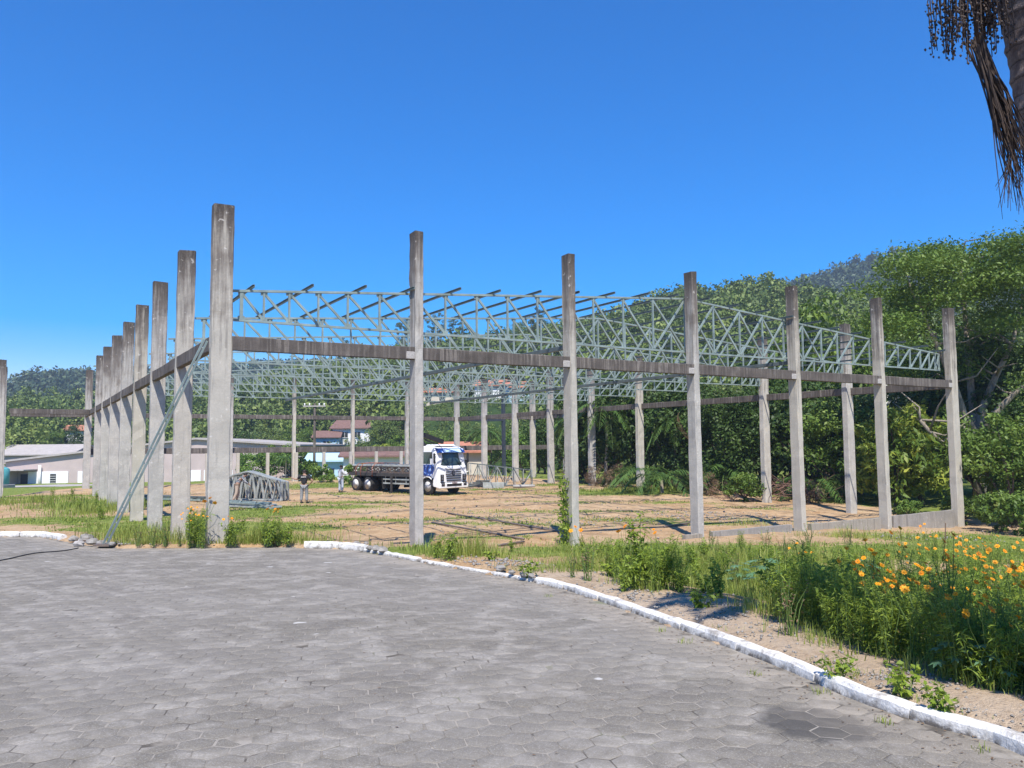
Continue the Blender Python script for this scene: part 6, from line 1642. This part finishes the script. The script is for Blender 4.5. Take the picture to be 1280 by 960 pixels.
# climbing vine at the third front column
def vine():
    c = gp(2, 0, -.27, .02); zb = zg1(*c); root = empty('climbing_vine', (c[0], c[1], zb)); tag(root, 'climbing vine on the left side of the third front column', 'vine')
    C = []; m = MB()
    for i in range(5):
        pts = [(rng.normal(0, .05), rng.normal(0, .09), z) for z in np.linspace(0, 2.2 * rng.uniform(.6, 1), 7)]; m.tube(pts, .008, 4, False)
        for q in pts:
            for _ in range(16): C.append((q[0] + rng.normal(0, .07), q[1] + rng.normal(0, .10), max(.02, q[2] + rng.normal(0, .2))))
    C = np.array(C); V, Fc = leaf_quads(C, np.full(len(C), .11), .6, .2); np_mesh('foliage', V, Fc, M['weed'], root, np.clip(rng.normal(.5, .2, len(C)), 0, 1)); m.build('stems', M['stem'], root)
vine()
# pale stick leaning in the grass on the right
p = G(1178, 702); m = MB(); m.tube([(0, 0, -.05), (.10, 0, .55), (.16, .05, 1.0)], [.022, .018, .012], 6); tag(m.build('stick', M['dry'], loc=p), 'pale bare stick standing in the grass behind the flower bed', 'stick')

# gravel and litter that nobody could count
def gravel():
    pts = []
    for (x, y), rx, ry, n in [(G(690, 650)[:2], 9, 5, 500), (G(900, 645)[:2], 5, 3, 350), (G(1080, 850)[:2], 1.0, .5, 420), (G(900, 780)[:2], 1.1, 1.6, 420), (G(1200, 890)[:2], .8, .3, 260), (G(780, 748)[:2], .9, 1.6, 260), (G(640, 705)[:2], 2.0, 1.2, 300), (G(130, 684)[:2], 1.0, .5, 160), (G(1160, 672)[:2], 4, 1.0, 160)]:
        q = rng.normal(0, .55, (n, 2)) * np.array([rx, ry]); a, b = x + q[:, 0], y + q[:, 1]; ok = ~inside_poly(a, b, ROADPOLY) & (edge_dist(a, b) > .2); pts.append(np.stack([a[ok], b[ok]], -1))
    p = np.vstack(pts); n = len(p); z = zlow(p[:, 0], p[:, 1]); d = np.hypot(p[:, 0], p[:, 1]); s_ = rng.uniform(.008, .022, n) * np.clip(d / 8, .7, 2.6)
    T = np.array([(1, 0, .2), (0, 1, .25), (-1, 0, .2), (0, -1, .15), (.1, 0, .9), (0, .1, -.4)]); jit = rng.uniform(.7, 1.25, (n, 6, 3))
    V = T[None] * jit * s_[:, None, None] + np.concatenate([p, z[:, None]], -1)[:, None]
    f = np.array([(0, 1, 4), (1, 2, 4), (2, 3, 4), (3, 0, 4), (1, 0, 5), (2, 1, 5), (3, 2, 5), (0, 3, 5)]); Fc = (np.arange(n)[:, None, None] * 6 + f[None]).reshape(-1, 3)
    o = np_mesh('gravel', V.reshape(-1, 3), Fc, M['stone']); o['kind'] = 'stuff'
gravel()
def litter():
    n = 420; s_ = rng.uniform(near_s(on_road(1280, 945)) - 1, near_s(on_road(600, 716)), n); P = np.array([epos(q) for q in s_]); t = np.array([epos(q + .1) - epos(q - .1) for q in s_]); t /= np.linalg.norm(t, axis=1)[:, None]
    off = -np.abs(rng.normal(0, .22, n)) - .02; P = P + np.stack([t[:, 1], -t[:, 0]], -1) * off[:, None]; ok = inside_poly(P[:, 0], P[:, 1], ROADPOLY); P = P[ok]
    Q = np.stack([rng.uniform(-9, 3, 160), rng.uniform(3.5, 17, 160)], -1); Q = Q[inside_poly(Q[:, 0], Q[:, 1], ROADPOLY)]; P = np.vstack([P, Q])
    C = np.concatenate([P, (zroad(P[:, 0], P[:, 1]) + .006)[:, None]], -1); V, Fc = leaf_quads(C, np.full(len(C), .03), .4, 6.0, .0); o = np_mesh('leaf_litter', V, Fc, M['dry'], None, rng.uniform(0, 1, len(C))); o['kind'] = 'stuff'
litter()
def joint_weeds():
    P = []
    for px_, py_, n in ((1040, 862, 30), (870, 800, 24), (1120, 900, 30), (960, 840, 24), (700, 742, 20), (840, 785, 20), (1240, 935, 20)):
        c = on_road(px_ - 14, py_ + 4); q = c + rng.normal(0, .035, (n, 2)); P.append(q)
    P = np.vstack(P); P = P[inside_poly(P[:, 0], P[:, 1], ROADPOLY)]; C = np.concatenate([P, zroad(P[:, 0], P[:, 1])[:, None]], -1)
    o = blades(C, np.full(len(C), .05), np.full(len(C), .005), 'grass', 'joint_grass', .8); o['kind'] = 'stuff'
joint_weeds()

# ------------------------------------------------------------------ the palm at the upper right
def near_palm():
    D = 5.4
    def loc(px_, py_, d_=D): r = ray(px_, py_); return CAM + r * (d_ / r[1])
    a = loc(1318, 200); b = loc(1283, 0); dirv = (b - a) / (b[2] - a[2]); gz = zg1(a[0], a[1])
    base = a + dirv * (gz - .15 - a[2]); root = empty('palm_tree', base); tag(root, 'tall ringed palm at the upper right picture edge with hanging fruit', 'palm')
    topz = b[2] + 1.75; m = MB(); n1 = 150; n = 20; vs = []; fs = []
    for i in range(n1 + 1):
        z = (topz - base[2]) * i / n1; c = dirv * z; fr = (z * 9.0) % 1.0
        r = .185 - .012 * z / 5 + .010 * (fr < .22) - .004 * fr
        for k in range(n):
            q = 2 * PI * k / n; vs.append((c[0] + math.cos(q) * r * (1 + rng.normal(0, .012)), c[1] + math.sin(q) * r * (1 + rng.normal(0, .012)), c[2] + .02 * math.sin(q + 1)))
    for i in range(n1):
        for k in range(n):
            j = (k + 1) % n; fs.append((i * n + k, i * n + j, i * n + n + j, i * n + n + k))
    fs.append(tuple(range(n1 * n, n1 * n + n)))
    m.add(vs, fs, False); m.build('trunk', M['palmbark'], root)
    top = dirv * (topz - base[2])
    for i in range(11):
        az = i * 2.4 + .5; lf = max(0.0, -math.cos(az)) + .4 * max(0.0, math.sin(az)); L = rng.uniform(2.3, 2.8) * (1 - .35 * lf); dr = .12 + .45 * (i / 15) * (1 - lf); V, Fc, T = frond_arrays(L, max(dr, .05), 40, .03, .5, rise=1.35 - .55 * (i / 15) * (1 - lf))
        o = np_mesh('frond', V, Fc, M['frond'], root, T); o.location = top + np.array([0, 0, .1]); o.rotation_euler = (0, 0, az)
    # hanging fruit: strands with berries
    sk = loc(1228, -80, 5.15) - base; m = MB(); bb = MB()
    m.tube([tuple(top * .97), tuple((top + sk) / 2 + np.array([-.1, -.05, .12])), tuple(sk)], [.035, .03, .018], 7)
    for i in range(95):
        e = loc(rng.uniform(1178, 1252), 0, 5.15) - base; ln = rng.uniform(.35, 1.0) * (1 - .3 * abs(i / 47.5 - 1)); dy = rng.normal(0, .12)
        st = sk + np.array([rng.normal(0, .04), rng.normal(0, .05), rng.uniform(-.05, .1)])
        xe = e[0]; zt = st[2]; tip = loc(1200, 20 + 40 * (1 - abs((i / 47.5) - 1)) + rng.normal(0, 14), 5.15) - base
        p1 = np.array([st[0] * .4 + xe * .6, st[1] + dy * .5, zt - .02]); p2 = np.array([xe, st[1] + dy, (zt + tip[2]) / 2]); p3 = np.array([xe + rng.normal(0, .02), st[1] + dy, tip[2]])
        m.tube([tuple(st), tuple(p1), tuple(p2), tuple(p3)], [.006, .005, .004, .003], 4, False)
        for t in np.linspace(.1, 1, 13):
            q = p2 + (p3 - p2) * t + rng.normal(0, .012, 3) if t > .0 else p2; s_ = .0105 * rng.uniform(.7, 1.2)
            bb.add([q + np.array(v) * s_ for v in ((1, 0, 0), (-1, 0, 0), (0, 1, 0), (0, -1, 0), (0, 0, 1.2), (0, 0, -1.2))], [(0, 2, 4), (2, 1, 4), (1, 3, 4), (3, 0, 4), (2, 0, 5), (1, 2, 5), (3, 1, 5), (0, 3, 5)], True)
    fc = m.build('fruit_cluster', M['brush2'], root); bb.build('berries', M['berry'], fc)
    # old dry flower stalk hanging beside the trunk
    m = MB()
    for i in range(90):
        u = i / 90; a0 = loc(1222 + rng.normal(0, 5), 52 + rng.normal(0, 8), 5.1) - base; x1 = 1238 + 22 * rng.uniform(0, 1); y1 = 110 + 40 * rng.uniform(0, 1)
        b0 = loc(x1, y1, 5.1 + rng.normal(0, .05)) - base; c0 = loc(x1 + 14 + rng.normal(0, 6), y1 + 35 + 30 * rng.uniform(0, 1), 5.1 + rng.normal(0, .06)) - base
        d0 = loc(x1 + 24 + rng.normal(0, 10), y1 + 75 + 70 * rng.uniform(0, 1) ** 2, 5.1 + rng.normal(0, .08)) - base
        k = rng.uniform(.6, 1)
        m.tube([tuple(a0), tuple(b0), tuple(c0)] + ([tuple(d0)] if k > .72 else []), [.006, .005, .0035] + ([.0015] if k > .72 else []), 4, False)
    for i in range(14):
        a0 = loc(1262, 205, 5.1) - base; b0 = loc(1262 + rng.uniform(-18, 16), 240 + rng.uniform(-10, 25), 5.1 + rng.normal(0, .05)) - base; m.tube([tuple(a0), tuple(b0)], [.004, .0015], 4, False)
    m.tube([tuple(top * .95 + np.array([-.15, -.1, 0])), tuple(loc(1215, -30, 5.1) - base), tuple(loc(1222, 55, 5.1) - base)], [.03, .022, .014], 6)
    m.build('dry_flower_stalk', M['brush2'], root)
M['brush2'] = plain('dark dry stalks', (0.055, 0.038, 0.03), 0.9, var=.3); M['berry'] = plain('dark berries', (0.06, 0.042, 0.035), 0.5, var=.4)
near_palm()

V, Fc, T, cc = crown((.85, .85, .8), 4.3, 26, 2600, .16, .7, .4, .34)
root = empty('broadleaf_tree', (3.95, 3.55, zg1(3.95, 3.55))); tag(root, 'small round tree just outside the right edge, shading the flower bed', 'tree'); np_mesh('crown', V, Fc, M['leaf'], root, T)
m = MB(); m.tube([(0, 0, -.3), (.04, .02, 2), (0, 0, 3.4)], [.09, .075, .06], 9); limbs(m, (0, 0, 3.4), cc[:7], .045, .012); m.build('trunk', M['bark'], root)

# prototypes that were never placed are removed
for kd, (o, c) in PR.items():
    if kd not in LIVE:
        for ch in list(o.children_recursive): bpy.data.objects.remove(ch)
        bpy.data.objects.remove(o)

# ------------------------------------------------------------------ camera, light, render settings
cam = bpy.data.cameras.new('camera'); cam.sensor_width = 36; cam.lens = F_PX / 1280 * 36; cam.clip_end = 6000; cam.clip_start = .1
co = bpy.data.objects.new('camera', cam); COL.objects.link(co); co.location = (0, 0, EYE)
co.rotation_euler = (Matrix.Rotation(PI / 2 + PITCH, 3, 'X') @ Matrix.Rotation(ROLL, 3, 'Z')).to_euler(); sc.camera = co
SUN_EL = math.radians(56.5); SUN_AZ = math.radians(178)   # clockwise from +Y: behind the camera
w = bpy.data.worlds.new('World'); sc.world = w; w.use_nodes = True; nt = w.node_tree; nt.nodes.clear()
sky = nt.nodes.new('ShaderNodeTexSky'); sky.sky_type = 'NISHITA'; sky.sun_disc = False; sky.sun_elevation = SUN_EL; sky.sun_rotation = SUN_AZ
sky.altitude = 0; sky.air_density = 1.0; sky.dust_density = 0.0; sky.ozone_density = 3.0
bg = nt.nodes.new('ShaderNodeBackground'); bg.inputs['Strength'].default_value = 0.115
hsv = nt.nodes.new('ShaderNodeHueSaturation'); hsv.inputs['Saturation'].default_value = 1.9; nt.links.new(sky.outputs[0], hsv.inputs['Color'])
tn = nt.nodes.new('ShaderNodeMix'); tn.data_type = 'RGBA'; tn.blend_type = 'MULTIPLY'; tn.inputs[0].default_value = 1.0; tn.inputs[7].default_value = (1, .84, 1.06, 1); nt.links.new(hsv.outputs[0], tn.inputs[6])
ou = nt.nodes.new('ShaderNodeOutputWorld'); nt.links.new(tn.outputs[2], bg.inputs['Color']); nt.links.new(bg.outputs[0], ou.inputs['Surface'])
sl = bpy.data.lights.new('sun', 'SUN'); sl.energy = 4.6; sl.angle = math.radians(.53); sl.color = (1.0, .94, .85)
so = bpy.data.objects.new('sun', sl); COL.objects.link(so)
tow = Vector((math.sin(SUN_AZ) * math.cos(SUN_EL), math.cos(SUN_AZ) * math.cos(SUN_EL), math.sin(SUN_EL)))
so.rotation_euler = tow.to_track_quat('Z', 'Y').to_euler(); so.location = tow * 50
sc.view_settings.view_transform = 'Standard'; sc.view_settings.look = 'None'; sc.view_settings.exposure = 0.76; sc.view_settings.gamma = 1.0; sc.view_settings.use_curve_mapping = False
sc.render.engine = 'CYCLES'; sc.cycles.max_bounces = 6; sc.cycles.diffuse_bounces = 3; sc.cycles.glossy_bounces = 2; sc.cycles.transmission_bounces = 4; sc.cycles.use_denoising = True
# ------------------------------------------------------------------ the air over the valley
def haze():
    m = bpy.data.materials.new('haze'); m.use_nodes = True; t = m.node_tree; t.nodes.clear()
    o = t.nodes.new('ShaderNodeOutputMaterial'); v = t.nodes.new('ShaderNodeVolumePrincipled')
    v.inputs['Color'].default_value = (.66, .80, .97, 1); v.inputs['Density'].default_value = HAZE; v.inputs['Anisotropy'].default_value = 0.2
    t.links.new(v.outputs[0], o.inputs['Volume'])
    b = MB(); b.box((0, 380, 62), (2300, 1340, 190)); h = b.build('haze', m); h['kind'] = 'stuff'
HAZE = 0.00044
haze()
